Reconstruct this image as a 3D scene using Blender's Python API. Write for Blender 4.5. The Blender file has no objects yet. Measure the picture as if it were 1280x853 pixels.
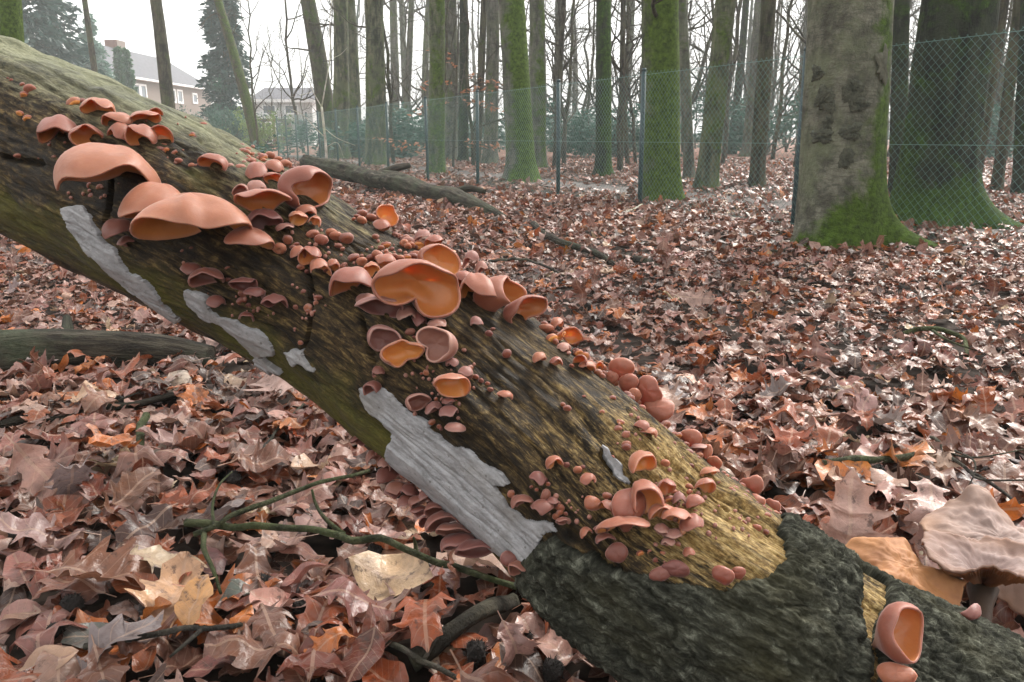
import bpy, math, random
import numpy as np
from mathutils import Vector, Matrix

# ------------------------------------------------------------------ camera, sky, sun, exposure
SC = bpy.context.scene
COL = SC.collection
CAMH, F, PITCH = 0.65, 1000.0, math.atan(255 / 1000.0)
cam = bpy.data.objects.new('camera', bpy.data.cameras.new('camera'))
COL.objects.link(cam)
cam.location = (0, 0, CAMH)
cam.rotation_euler = (math.pi / 2 - PITCH, 0, 0)
cam.data.sensor_width = 36.0
cam.data.lens = 36.0 * F / 1280.0
cam.data.clip_start = 0.02
cam.data.clip_end = 1500
SC.camera = cam

SUN_EL, SUN_AZ = math.radians(46), math.radians(38)      # azimuth from +Y towards +X
W = bpy.data.worlds.new('World'); SC.world = W; W.use_nodes = True
wn = W.node_tree.nodes; wl = W.node_tree.links
wn.clear()
wo = wn.new('ShaderNodeOutputWorld'); bg = wn.new('ShaderNodeBackground')
sky = wn.new('ShaderNodeTexSky'); sky.sky_type = 'NISHITA'; sky.sun_disc = False
sky.sun_elevation = SUN_EL; sky.sun_rotation = SUN_AZ
sky.air_density = 1.0; sky.dust_density = 6.0; sky.ozone_density = 1.0
hs = wn.new('ShaderNodeHueSaturation'); hs.inputs['Saturation'].default_value = 0.12   # overcast: hardly any blue
wl.new(sky.outputs[0], hs.inputs['Color'])
cl = wn.new('ShaderNodeMix'); cl.data_type = 'RGBA'; cl.inputs[0].default_value = 0.6       # even cloud sheet over the clear sky
cl.inputs[7].default_value = (4.2, 4.16, 4.08, 1)
wl.new(hs.outputs[0], cl.inputs[6]); wl.new(cl.outputs[2], bg.inputs['Color'])
bg.inputs['Strength'].default_value = 0.15
wl.new(bg.outputs[0], wo.inputs['Surface'])
sun = bpy.data.objects.new('sun', bpy.data.lights.new('sun', 'SUN')); COL.objects.link(sun)
sun.data.energy = 1.5; sun.data.angle = math.radians(18); sun.data.color = (1.0, 0.95, 0.86)
sd = Vector((math.sin(SUN_AZ) * math.cos(SUN_EL), math.cos(SUN_AZ) * math.cos(SUN_EL), math.sin(SUN_EL)))
sun.rotation_euler = sd.to_track_quat('Z', 'Y').to_euler()
SC.view_settings.view_transform = 'Standard'; SC.view_settings.look = 'None'
SC.view_settings.gamma = 1.0; SC.view_settings.use_curve_mapping = False
SC.view_settings.exposure = 1.7
SC.cycles.use_denoising = True
SC.cycles.max_bounces = 6; SC.cycles.diffuse_bounces = 3; SC.cycles.glossy_bounces = 2
SC.cycles.transmission_bounces = 2; SC.cycles.volume_bounces = 1; SC.cycles.transparent_max_bounces = 4
SC.cycles.caustics_reflective = False; SC.cycles.caustics_refractive = False

# ------------------------------------------------------------------ helpers
rng = np.random.default_rng(7)
CP, SP = math.cos(PITCH), math.sin(PITCH)
CAM = np.array([0, 0, CAMH])
RIGHT = np.array([1.0, 0, 0]); UPV = np.array([0, SP, CP]); FWD = np.array([0, CP, -SP])

def ray(px, py):                       # direction with unit depth along the optical axis
    return RIGHT * ((px - 640) / F) + FWD - UPV * ((py - 426.5) / F)
def at(px, py, d): return CAM + ray(px, py) * d
def gpt(px, py, z=0.0):
    r = ray(px, py); return CAM + r * ((z - CAMH) / r[2])
def project(P):
    q = np.asarray(P, float) - CAM
    d = q @ FWD
    return np.stack([640 + F * (q @ RIGHT) / d, 426.5 - F * (q @ UPV) / d, d], -1)
def nrm(v):
    v = np.asarray(v, float); return v / (np.linalg.norm(v, axis=-1, keepdims=True) + 1e-12)

def vnoise(x, y, z=0.0, seed=0):       # smooth lattice noise in [-1,1], vectorised
    x, y, z = np.broadcast_arrays(np.asarray(x, float), np.asarray(y, float), np.asarray(z, float))
    def hsh(i, j, k):
        n = (i * 374761393 + j * 668265263 + k * 2147483647 + seed * 974634777) & 0xffffffff
        n = ((n ^ (n >> 13)) * 1274126177) & 0xffffffff
        return ((n ^ (n >> 16)) & 0xffff) / 32767.5 - 1.0
    i, j, k = np.floor(x).astype(np.int64), np.floor(y).astype(np.int64), np.floor(z).astype(np.int64)
    fx, fy, fz = x - i, y - j, z - k
    fx, fy, fz = [t * t * (3 - 2 * t) for t in (fx, fy, fz)]
    r = 0
    for a in (0, 1):
        for b in (0, 1):
            for c in (0, 1):
                r = r + hsh(i + a, j + b, k + c) * (fx if a else 1 - fx) * (fy if b else 1 - fy) * (fz if c else 1 - fz)
    return r
def fbm(x, y, z=0.0, seed=0, o=4):
    r, a = 0, 1.0
    for q in range(o):
        r = r + a * vnoise(np.asarray(x) * 2 ** q, np.asarray(y) * 2 ** q, np.asarray(z) * 2 ** q, seed + q * 17); a *= .5
    return r

def mesh(name, V, Q=None, T=None, mats=(), smooth=True, uv=None, col=None, mi=None):
    V = np.asarray(V, np.float32)
    nq = 0 if Q is None else len(Q); nt = 0 if T is None else len(T)
    m = bpy.data.meshes.new(name)
    m.vertices.add(len(V)); m.vertices.foreach_set('co', V.ravel())
    idx = np.concatenate([np.asarray(a, np.int32).ravel() for a in (Q, T) if a is not None and len(a)])
    tot = np.concatenate([np.full(nq, 4, np.int32), np.full(nt, 3, np.int32)])
    st = np.concatenate([[0], np.cumsum(tot)[:-1]]).astype(np.int32)
    m.loops.add(len(idx)); m.loops.foreach_set('vertex_index', idx)
    m.polygons.add(nq + nt); m.polygons.foreach_set('loop_start', st); m.polygons.foreach_set('loop_total', tot)
    m.polygons.foreach_set('use_smooth', np.full(nq + nt, smooth))
    if mi is not None: m.polygons.foreach_set('material_index', np.asarray(mi, np.int32))
    for t in mats: m.materials.append(t)
    if uv is not None:
        l = m.uv_layers.new(name='UVMap')
        l.data.foreach_set('uv', np.asarray(uv, np.float32)[idx].ravel())
    if col is not None:
        a = m.color_attributes.new('Col', 'FLOAT_COLOR', 'POINT')
        c = np.ones((len(V), 4), np.float32); c[:, :col.shape[1]] = col
        a.data.foreach_set('color', c.ravel())
    m.update(calc_edges=True); m.validate()
    return m
def obj(name, me, parent=None, loc=None):
    o = bpy.data.objects.new(name, me); COL.objects.link(o)
    if parent is not None: o.parent = parent
    if loc is not None: o.location = loc
    return o
def tag(o, label=None, cat=None, group=None, kind=None):
    if label: o['label'] = label
    if cat: o['category'] = cat
    if group: o['group'] = group
    if kind: o['kind'] = kind
    return o
def empty(name, loc, label, cat, group=None):
    return tag(obj(name, None, None, loc), label, cat, group)
def copytree(o, parent=None):
    c = o.copy(); COL.objects.link(c); c.parent = parent
    for ch in list(o.children): copytree(ch, c)
    return c

class MB:                              # collects shapes into one mesh
    def __init__(s): s.V = []; s.Q = []; s.T = []; s.n = 0; s.UV = []
    def add(s, V, Q=None, T=None, uv=None):
        V = np.asarray(V, float)
        if Q is not None and len(Q): s.Q.append(np.asarray(Q) + s.n)
        if T is not None and len(T): s.T.append(np.asarray(T) + s.n)
        s.V.append(V); s.n += len(V); s.UV.append(np.zeros((len(V), 2)) if uv is None else uv)
    def box(s, lo, hi):
        x0, y0, z0 = lo; x1, y1, z1 = hi
        s.add([(x0,y0,z0),(x1,y0,z0),(x1,y1,z0),(x0,y1,z0),(x0,y0,z1),(x1,y0,z1),(x1,y1,z1),(x0,y1,z1)],
              [(0,3,2,1),(4,5,6,7),(0,1,5,4),(1,2,6,5),(2,3,7,6),(3,0,4,7)])
    def tube(s, P, R, sides=6, cap=True, rough=0.0, seed=0):
        V, Q, T, uv = tube(P, R, sides, cap, rough, seed); s.add(V, Q, T, uv)
    def build(s, name, mat, smooth=True):
        return mesh(name, np.concatenate(s.V), np.concatenate(s.Q) if s.Q else None,
                    np.concatenate(s.T) if s.T else None, [mat], smooth, uv=np.concatenate(s.UV))

def tube(P, R, sides=6, cap=True, rough=0.0, seed=0):
    P = np.asarray(P, float); n = len(P); R = np.broadcast_to(np.asarray(R, float), (n,))
    T = nrm(np.gradient(P, axis=0))
    ref = np.array([0.31, 0.87, 0.38]) if abs(T[0] @ np.array([0.31, 0.87, 0.38])) < .9 else np.array([1.0, 0, 0])
    N = nrm(ref - (T @ ref)[:, None] * T); B = np.cross(T, N)
    a = np.arange(sides) * 2 * math.pi / sides
    rr = R[:, None] * np.ones(sides)
    if rough:
        L = np.concatenate([[0], np.cumsum(np.linalg.norm(np.diff(P, axis=0), axis=1))])
        f = 1 / max(R.max(), 1e-4)
        rr = rr * (1 + rough * fbm(np.cos(a)[None] * 1.6 + 9, np.sin(a)[None] * 1.6 + L[:, None] * 0.0, L[:, None] * f * .16, seed, 4))
    V = P[:, None] + rr[..., None] * (np.cos(a)[None, :, None] * N[:, None] + np.sin(a)[None, :, None] * B[:, None])
    V = V.reshape(-1, 3)
    i = np.arange(n - 1)[:, None] * sides; j = np.arange(sides)[None]; k = (j + 1) % sides
    Q = np.stack([i + j, i + k, i + k + sides, i + j + sides], -1).reshape(-1, 4)
    Ln = np.concatenate([[0], np.cumsum(np.linalg.norm(np.diff(P, axis=0), axis=1))])
    uv = np.stack([np.repeat(Ln, sides), np.tile(a / (2 * math.pi), n)], -1)
    Tt = None
    if cap:
        V = np.vstack([V, P[0], P[-1]]); uv = np.vstack([uv, uv[0], uv[-1]])
        m = n * sides; j = np.arange(sides); k = (j + 1) % sides
        Tt = np.vstack([np.stack([j * 0 + m, k, j], -1), np.stack([j * 0 + m + 1, j + (n - 1) * sides, k + (n - 1) * sides], -1)])
    return V, Q, Tt, uv
def smoothpath(P, n):
    P = np.asarray(P, float); t = np.concatenate([[0], np.cumsum(np.linalg.norm(np.diff(P, axis=0), axis=1))])
    u = np.linspace(0, t[-1], n)
    m = np.gradient(P, t, axis=0)
    i = np.clip(np.searchsorted(t, u, 'right') - 1, 0, len(P) - 2)
    h = (t[i + 1] - t[i])[:, None]; s = ((u - t[i]) / (t[i + 1] - t[i]))[:, None]
    return (2*s**3-3*s**2+1)*P[i] + (s**3-2*s**2+s)*h*m[i] + (-2*s**3+3*s**2)*P[i+1] + (s**3-s**2)*h*m[i+1]

# ------------------------------------------------------------------ materials
class NT:
    def __init__(s, name, rough=.7, spec=.3):
        s.m = bpy.data.materials.new(name); s.m.use_nodes = True
        s.n = s.m.node_tree.nodes; s.l = s.m.node_tree.links
        s.p = s.n['Principled BSDF']; s.out = s.n['Material Output']
        s.p.inputs['Roughness'].default_value = rough
        s.p.inputs['Specular IOR Level'].default_value = spec
    def new(s, t, **kw):
        q = s.n.new(t)
        for k, v in kw.items(): setattr(q, k, v)
        return q
    def coord(s, which='Object', scale=(1, 1, 1), rot=(0, 0, 0)):
        c = s.new('ShaderNodeTexCoord'); mp = s.new('ShaderNodeMapping')
        mp.inputs['Scale'].default_value = scale; mp.inputs['Rotation'].default_value = rot
        s.l.new(c.outputs[which], mp.inputs['Vector']); return mp.outputs[0]
    def noise(s, vec, scale, detail=5, rough=.6, dist=0.0):
        q = s.new('ShaderNodeTexNoise'); q.inputs['Scale'].default_value = scale
        q.inputs['Detail'].default_value = detail; q.inputs['Roughness'].default_value = rough
        q.inputs['Distortion'].default_value = dist
        if vec is not None: s.l.new(vec, q.inputs['Vector'])
        return q.outputs['Fac']
    def vor(s, vec, scale, feature='F1', out='Distance'):
        q = s.new('ShaderNodeTexVoronoi', feature=feature); q.inputs['Scale'].default_value = scale
        s.l.new(vec, q.inputs['Vector']); return q.outputs[out]
    def ramp(s, fac, stops, interp='LINEAR'):
        q = s.new('ShaderNodeValToRGB'); e = q.color_ramp.elements; q.color_ramp.interpolation = interp
        while len(e) < len(stops): e.new(0.5)
        for el, (p, c) in zip(e, stops):
            el.position = p; el.color = (*c, 1) if hasattr(c, '__len__') else (c, c, c, 1)
        s.l.new(fac, q.inputs[0]); return q.outputs[0]
    def mix(s, fac, a, b, mode='MIX'):
        q = s.new('ShaderNodeMix', data_type='RGBA', blend_type=mode)
        for sock, v in ((q.inputs[0], fac), (q.inputs[6], a), (q.inputs[7], b)):
            if hasattr(v, 'links'): s.l.new(v, sock)
            elif hasattr(v, '__len__'): sock.default_value = (*v, 1)
            else: sock.default_value = v
        return q.outputs[2]
    def math(s, op, a, b=0.0, clamp=False):
        q = s.new('ShaderNodeMath', operation=op, use_clamp=clamp)
        for sock, v in ((q.inputs[0], a), (q.inputs[1], b)):
            if hasattr(v, 'links'): s.l.new(v, sock)
            else: sock.default_value = v
        return q.outputs[0]
    def attr(s, name, out='Color'):
        q = s.new('ShaderNodeAttribute', attribute_name=name); return q.outputs[out]
    def sep(s, c):
        q = s.new('ShaderNodeSeparateColor'); s.l.new(c, q.inputs[0]); return q.outputs
    def sepv(s, c):
        q = s.new('ShaderNodeSeparateXYZ'); s.l.new(c, q.inputs[0]); return q.outputs
    def color(s, c):
        if hasattr(c, 'links'): s.l.new(c, s.p.inputs['Base Color'])
        else: s.p.inputs['Base Color'].default_value = (*c, 1)
        return s
    def rough(s, c): s.l.new(c, s.p.inputs['Roughness']); return s
    def bump(s, h, strength=.5, dist=.01):
        b = s.new('ShaderNodeBump'); b.inputs['Strength'].default_value = strength; b.inputs['Distance'].default_value = dist
        s.l.new(h, b.inputs['Height']); s.l.new(b.outputs[0], s.p.inputs['Normal']); return s
M = {}
def bark_mat(name, c0, c1, moss, amt, scale=8.0, stretch=.25):
    """bark between c0 and c1 with moss by noise; the Col attribute (R) adds moss where the builder put it"""
    t = NT(name, .85, .2)
    v = t.coord('Object', (1, 1, stretch)); v2 = t.coord('Object'); vh = t.coord('Object', (1, 1, 7))
    k0 = tuple(x * .55 for x in c0); k1 = tuple(min(x * 1.25, .8) for x in c1)
    base = t.ramp(t.noise(v, scale * 1.5, 8, .72), [(.34, k0), (.47, c0), (.58, c1), (.70, k1)])
    base = t.mix(t.ramp(t.noise(vh, scale * 1.3, 6, .7), [(.50, 0.0), (.66, .7)]), base, tuple(x * .5 for x in c0))
    base = t.mix(t.ramp(t.noise(v2, scale * .45, 5, .7), [(.46, 0.0), (.60, .6)]), base, (c1[0] * .95, c1[1] * 1.1, c1[2] * .85))
    mk = t.math('ADD', t.noise(v2, 3.0, 8, .75, .5), t.sep(t.attr('Col'))[0])
    mk = t.ramp(mk, [(1.00 - amt, 0.0), (1.14 - amt, 1.0)])
    mossc = t.ramp(t.noise(v2, 24, 6, .75), [(.34, tuple(x * .35 for x in moss)), (.5, tuple(x * .8 for x in moss)), (.66, tuple(x * 1.35 for x in moss))])
    t.color(t.mix(mk, base, mossc))
    t.bump(t.math('ADD', t.noise(v, scale * 3, 8, .75), t.math('MULTIPLY', t.noise(v2, 50, 5, .7), .7)), 1.0, .03)
    M[name] = t.m; return t.m
bark_mat('bark_beech', (.115, .113, .085), (.21, .205, .155), (.07, .12, .012), .38, 7, .8)
bark_mat('bark_grey', (.085, .085, .070), (.165, .16, .135), (.09, .145, .022), .47, 6, .3)
bark_mat('bark_mossy', (.06, .065, .045), (.15, .15, .10), (.085, .135, .018), .50, 6, .3)
bark_mat('bark_dark', (.020, .023, .017), (.050, .053, .038), (.05, .095, .014), .50, 8, .2)
bark_mat('bark_brown', (.050, .044, .033), (.110, .098, .070), (.08, .125, .025), .46, 8, .2)
bark_mat('bark_twig', (.055, .048, .04), (.12, .105, .085), (.06, .08, .03), .25, 10, .4)
bark_mat('bark_green_twig', (.055, .06, .03), (.13, .135, .07), (.09, .13, .03), .45, 25, 1)
bark_mat('bark_pale', (.42, .38, .33), (.58, .54, .48), (.30, .30, .2), .2, 10, .4)

t = NT('wood_old', .85, .2); v = t.coord('UV', (3, 9, 1)); v2 = t.coord('UV', (9, 9, 1)); v3 = t.coord('Object')
n = t.noise(v, 2.2, 7, .7, .4)
c = t.ramp(n, [(.36, (.010, .008, .006)), (.48, (.034, .027, .019)), (.58, (.075, .063, .045)), (.70, (.17, .15, .115))])
c = t.mix(t.ramp(t.noise(v3, 5, 5, .65), [(.46, 0.0), (.64, .7)]), c, t.ramp(t.noise(v2, 6, 4), [(.3, (.03, .04, .018)), (.7, (.10, .115, .07))]))
t.color(c); t.bump(t.math('ADD', n, t.math('MULTIPLY', t.noise(v2, 8, 4), .4)), 1.0, .03); M['wood_old'] = t.m
def simple(name, c, rough=.8, spec=.3, var=.25, scale=20, bump=0):
    t = NT(name, rough, spec); v = t.coord('Object')
    t.color(t.ramp(t.noise(v, scale, 5), [(.3, tuple(x * (1 - var) for x in c)), (.7, tuple(min(1, x * (1 + var)) for x in c))]))
    if bump: t.bump(t.noise(v, scale * 2, 5), bump, .01)
    M[name] = t.m; return t.m
simple('moss', (.085, .15, .018), .95, .1, .5, 60, 1.0)
simple('post', (.035, .06, .065), .5, .4)
simple('wire', (.13, .25, .225), .45, .5, .2, 3)
simple('white_paint', (.78, .78, .78), .6, .3, .05)
simple('glass', (.10, .12, .14), .08, .6)
simple('roof', (.085, .082, .095), .8, .3, .25, 3)
simple('plaster', (.62, .62, .62), .8, .2, .08)
simple('cone_dark', (.028, .024, .022), .9, .2, .4, 120, .5)
simple('path', (.13, .115, .11), .95, .1, .45, 6, .5)
t = NT('brick', .85, .2); v = t.coord('Generated', (1, 1, 1))
v = t.coord('Object', (1, 1, 1), (math.pi / 2, 0, math.pi / 2))
b = t.new('ShaderNodeTexBrick'); b.inputs['Scale'].default_value = 4.5
b.inputs['Color1'].default_value = (.14, .05, .034, 1); b.inputs['Color2'].default_value = (.19, .072, .05, 1)
b.inputs['Mortar'].default_value = (.18, .14, .12, 1); t.l.new(v, b.inputs['Vector'])
t.color(b.outputs['Color']); M['brick'] = t.m

def foliage(name, c, c2, tr=.25):
    t = NT(name, .6, .3)
    oi = t.new('ShaderNodeNewGeometry')
    v = t.coord('Object')
    t.color(t.mix(t.math('ADD', t.math('MULTIPLY', oi.outputs['Random Per Island'], .7), t.math('MULTIPLY', t.noise(v, 1.2, 3), .3)), c, c2))
    tb = t.new('ShaderNodeBsdfTranslucent'); tb.inputs[0].default_value = (*c2, 1)
    mx = t.new('ShaderNodeMixShader'); mx.inputs[0].default_value = tr
    t.l.new(t.p.outputs[0], mx.inputs[1]); t.l.new(tb.outputs[0], mx.inputs[2]); t.l.new(mx.outputs[0], t.out.inputs[0])
    M[name] = t.m
foliage('conifer_blue', (.012, .034, .030), (.032, .072, .058))
foliage('conifer_pale', (.06, .13, .10), (.11, .20, .15))
foliage('cypress', (.02, .08, .03), (.05, .13, .045))
foliage('shrub', (.028, .07, .05), (.06, .13, .095))
foliage('shrub_light', (.10, .17, .045), (.19, .27, .09))
foliage('dry_leaf', (.30, .12, .06), (.46, .22, .12), .3)

def leaf_mat(name, src):
    t = NT(name, .5, .52)
    if src == 'attr': c = t.attr('Col')
    else:
        o = t.new('ShaderNodeObjectInfo'); c = o.outputs['Color']
    u = t.new('ShaderNodeUVMap', uv_map='UVMap').outputs[0]
    x, y, _ = t.sepv(u)
    ay = t.math('ABSOLUTE', y)
    mid = t.math('LESS_THAN', ay, .018)
    lat = t.math('FRACT', t.math('MULTIPLY', t.math('SUBTRACT', x, t.math('MULTIPLY', ay, .9)), 7.0))
    vein = t.math('MAXIMUM', mid, t.math('MULTIPLY', t.math('LESS_THAN', lat, .09), .6))
    v = t.coord('Object')
    n1 = t.noise(v, 22, 5, .65); n2 = t.noise(v, 130, 3)
    c1 = t.mix(t.ramp(n1, [(.40, 0.0), (.66, .9)]), c, t.mix(.62, c, (.045, .02, .014)))
    c1 = t.mix(t.ramp(t.noise(v, 55, 4, .7), [(.56, 0.0), (.66, .8)]), c1, (.05, .025, .018))
    c1 = t.mix(t.math('MULTIPLY', n2, .3), c1, t.mix(.5, c1, (.35, .2, .15)))
    c1 = t.mix(t.math('MULTIPLY', vein, .65), c1, t.mix(.6, c1, (.48, .32, .23)))
    t.color(c1)
    t.rough(t.ramp(n1, [(.3, .24), (.7, .5)]))
    t.bump(t.math('ADD', t.math('MULTIPLY', vein, .8), n1), .9, .006)
    tb = t.new('ShaderNodeBsdfTranslucent'); t.l.new(c1, tb.inputs[0])
    mx = t.new('ShaderNodeMixShader'); mx.inputs[0].default_value = .18
    t.l.new(t.p.outputs[0], mx.inputs[1]); t.l.new(tb.outputs[0], mx.inputs[2]); t.l.new(mx.outputs[0], t.out.inputs[0])
    M[name] = t.m
leaf_mat('leaf_litter', 'attr'); leaf_mat('leaf_single', 'object')

def ear_mat(name, c0, c1, c2, rough, fuzz, sss, rim=None):
    t = NT(name, rough, .4)
    v = t.coord('Object')
    c = t.ramp(t.noise(v, 28, 4), [(.3, c0), (.7, c1)])
    c = t.mix(t.math('MULTIPLY', t.noise(v, 300, 3), .4), c, c2)
    if rim: c = t.mix(t.math('MULTIPLY', t.sep(t.attr('Col'))[0], .65), c, rim)
    oi = t.new('ShaderNodeObjectInfo'); h_ = t.new('ShaderNodeHueSaturation')
    t.l.new(t.math('ADD', .80, t.math('MULTIPLY', oi.outputs['Random'], .42)), h_.inputs['Value'])
    t.l.new(t.math('ADD', .492, t.math('MULTIPLY', oi.outputs['Random'], .014)), h_.inputs['Hue'])
    big_ = t.noise(v, 9, 4, .6); c = t.mix(t.ramp(big_, [(.42, 0.0), (.66, .45)]), c, tuple(x * .75 for x in c0))
    t.l.new(c, h_.inputs['Color']); c = h_.outputs[0]
    t.color(c)
    t.p.inputs['Subsurface Weight'].default_value = sss
    t.p.inputs['Subsurface Radius'].default_value = (1.0, .45, .25)
    t.p.inputs['Subsurface Scale'].default_value = .0036
    t.p.inputs['Sheen Weight'].default_value = fuzz
    t.p.inputs['Sheen Roughness'].default_value = .35
    t.p.inputs['Sheen Tint'].default_value = (1, .85, .84, 1)
    t.bump(t.math('ADD', t.noise(v, 130, 4), t.math('MULTIPLY', t.noise(v, 600, 2), .3)), .22, .002)
    M[name] = t.m
PR = (.38, .18, .125)
ear_mat('ear_outer', (.200, .058, .028), (.310, .105, .055), (.35, .155, .105), .48, .25, .75, PR)
ear_mat('ear_inner', (.48, .170, .045), (.62, .275, .090), (.54, .21, .065), .36, .05, .4, PR)
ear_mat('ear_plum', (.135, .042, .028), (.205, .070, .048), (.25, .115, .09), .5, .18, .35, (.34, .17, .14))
ear_mat('ear_mauve', (.19, .074, .054), (.28, .122, .092), (.32, .175, .148), .55, .2, .4, (.46, .28, .23))
ear_mat('fungus_pale', (.19, .125, .105), (.33, .24, .21), (.26, .18, .16), .7, .1, .1, (.26, .13, .06))
ear_mat('fungus_orange', (.22, .085, .03), (.42, .19, .065), (.30, .15, .08), .68, .05, .2)

ear_mat('fungus_stem_shaded', (.035, .02, .012), (.09, .05, .025), (.06, .04, .03), .6, .05, .05)  # stem brown darkened to stand in for shade in the hollow under the caps
# the log's own wood: Col = R pale algae, G bright yellow rotten wood, B green moss ; UV in metres (along, around)
t = NT('log_wood', .75, .28)
v = t.coord('UV', (1, 4, 1)); v2 = t.coord('UV', (1, 1.8, 1)); v3 = t.coord('UV', (1, 1, 1))
n = t.noise(v, 42, 9, .72, .5); nf = t.noise(v, 120, 6, .75); nb = t.noise(v2, 9, 6, .65, .5); ns = t.noise(v3, 160, 3)
wood = t.ramp(t.math('ADD', t.math('MULTIPLY', n, .7), t.math('MULTIPLY', t.noise(v3, 70, 6, .7), .3)), [(.37, (.010, .007, .003)), (.46, (.042, .027, .013)), (.53, (.12, .076, .032)), (.62, (.40, .27, .10))])
wood = t.mix(t.ramp(nb, [(.38, 0.0), (.58, .85)]), t.mix(.75, wood, (.012, .010, .008)), wood)
R, G, B = t.sep(t.attr('Col'))[:3]
alg = t.ramp(t.math('ADD', t.math('MULTIPLY', R, .8), t.math('MULTIPLY', t.math('SUBTRACT', t.math('ADD', nb, n), 1.0), .9)), [(.3, 0.0), (.75, 1.0)])
algc = t.ramp(t.math('ADD', t.math('MULTIPLY', nf, .6), t.math('MULTIPLY', nb, .4)), [(.32, (.12, .125, .07)), (.5, (.28, .285, .175)), (.66, (.46, .445, .29))])
c = t.mix(alg, wood, algc)
yel = t.ramp(t.math('ADD', t.math('MULTIPLY', G, .85), t.math('MULTIPLY', t.math('SUBTRACT', t.math('ADD', n, nf), 1.0), 1.1)), [(.42, 0.0), (.82, 1.0)])
yelc = t.ramp(t.math('ADD', t.math('MULTIPLY', nf, .6), t.math('MULTIPLY', ns, .4)), [(.36, (.09, .052, .025)), (.48, (.38, .235, .075)), (.60, (.70, .51, .22))])
c = t.mix(yel, c, yelc)
ms = t.ramp(t.math('ADD', t.math('MULTIPLY', B, .7), t.math('SUBTRACT', nb, .5)), [(.3, 0.0), (.62, .9)])
c = t.mix(ms, c, t.ramp(nf, [(.3, (.05, .05, .008)), (.7, (.19, .17, .03))]))
t.color(c); t.rough(t.ramp(nb, [(.3, .34), (.6, .75)]))
t.bump(t.math('ADD', t.math('MULTIPLY', n, 1.2), t.math('ADD', t.math('MULTIPLY', nf, .6), t.math('MULTIPLY', ns, .3))), 1.0, .009)
M['log_wood'] = t.m
t = NT('grey_crust', .6, .35); v = t.coord('UV', (1, 1.3, 1))
nn = t.noise(v, 40, 7, .7); n3 = t.noise(v, 9, 5, .6)
c = t.ramp(nn, [(.28, (.17, .168, .168)), (.5, (.29, .285, .29)), (.75, (.40, .395, .40))])
c = t.mix(t.ramp(n3, [(.48, 0.0), (.60, .7)]), c, (.17, .155, .14))
c = t.mix(t.ramp(t.noise(v, 120, 5, .8), [(.56, 0.0), (.66, .6)]), c, (.10, .095, .085))
vr = t.vor(t.coord('UV', (1, 1, 1)), 55); c = t.mix(t.ramp(vr, [(.05, .7), (.1, 0.0)]), c, (.07, .06, .05))
t.color(c); t.bump(t.math('ADD', nn, t.noise(v, 150, 3)), .5, .004); M['grey_crust'] = t.m
t = NT('log_bark', .85, .12); v = t.coord('UV', (1, 1.5, 1))
nn = t.noise(v, 60, 9, .78, .4); n3 = t.noise(v, 6, 5, .6); n4 = t.noise(v, 160, 4)
c = t.ramp(nn, [(.38, (.010, .010, .007)), (.48, (.034, .033, .024)), (.56, (.085, .085, .064)), (.66, (.26, .265, .205))])
c = t.mix(t.ramp(n3, [(.5, 0.0), (.72, .5)]), c, (.075, .065, .025))
c = t.mix(t.math('MULTIPLY', n4, .2), c, (.10, .11, .085))
t.color(c); t.bump(t.math('ADD', t.math('MULTIPLY', nn, 1.5), n4), .9, .008); M['log_bark'] = t.m
t = NT('end_wood', .9, .2); v = t.coord('Object'); t.color(t.ramp(t.noise(v, 30, 5), [(.3, (.06, .04, .025)), (.7, (.2, .14, .08))])); M['end_wood'] = t.m

t = NT('forest_floor', .9, .15); v = t.coord('Object', (1, 1, 1))
cell = t.new('ShaderNodeTexVoronoi', feature='F1'); cell.inputs['Scale'].default_value = 9; t.l.new(v, cell.inputs['Vector'])
hc = t.sep(cell.outputs['Color'])[0]
far = t.ramp(hc, [(0.0, (.05, .028, .022)), (.35, (.15, .075, .055)), (.6, (.24, .135, .105)), (.8, (.30, .19, .16)), (1.0, (.30, .10, .03))])
pos = t.new('ShaderNodeNewGeometry').outputs['Position']
near = t.ramp(t.noise(v, 40, 6), [(.3, (.012, .009, .007)), (.7, (.05, .034, .026))])
dist = t.new('ShaderNodeVectorMath', operation='LENGTH'); t.l.new(pos, dist.inputs[0])
t.color(t.mix(t.ramp(t.math('MULTIPLY', dist.outputs['Value'], .02), [(.22, 0.0), (.4, 1.0)]), near, far))
t.bump(cell.outputs['Distance'], .6, .05); M['forest_floor'] = t.m

# ------------------------------------------------------------------ ground
def gz(x, y):
    return .022 * fbm(np.asarray(x) * 1.1 + 3, np.asarray(y) * 1.1, 0, 5, 3) * np.exp(-(np.asarray(y) / 6.0) ** 2)
gx = np.concatenate([-np.geomspace(600, 5, 22), np.linspace(-4.6, 4.6, 70), np.geomspace(5, 600, 22)])
gy = np.concatenate([-np.geomspace(200, 2, 12), np.linspace(-1.5, 9, 80), np.geomspace(10, 900, 26)])
X, Y = np.meshgrid(gx, gy); n1, n2 = X.shape
V = np.stack([X, Y, gz(X, Y) * (np.abs(X) < 5)], -1).reshape(-1, 3)
i = np.arange(n1 - 1)[:, None] * n2 + np.arange(n2 - 1)[None]
Q = np.stack([i, i + 1, i + n2 + 1, i + n2], -1).reshape(-1, 4)
tag(obj('ground', mesh('ground', V, Q, mats=[M['forest_floor']])), kind='structure')
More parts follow.
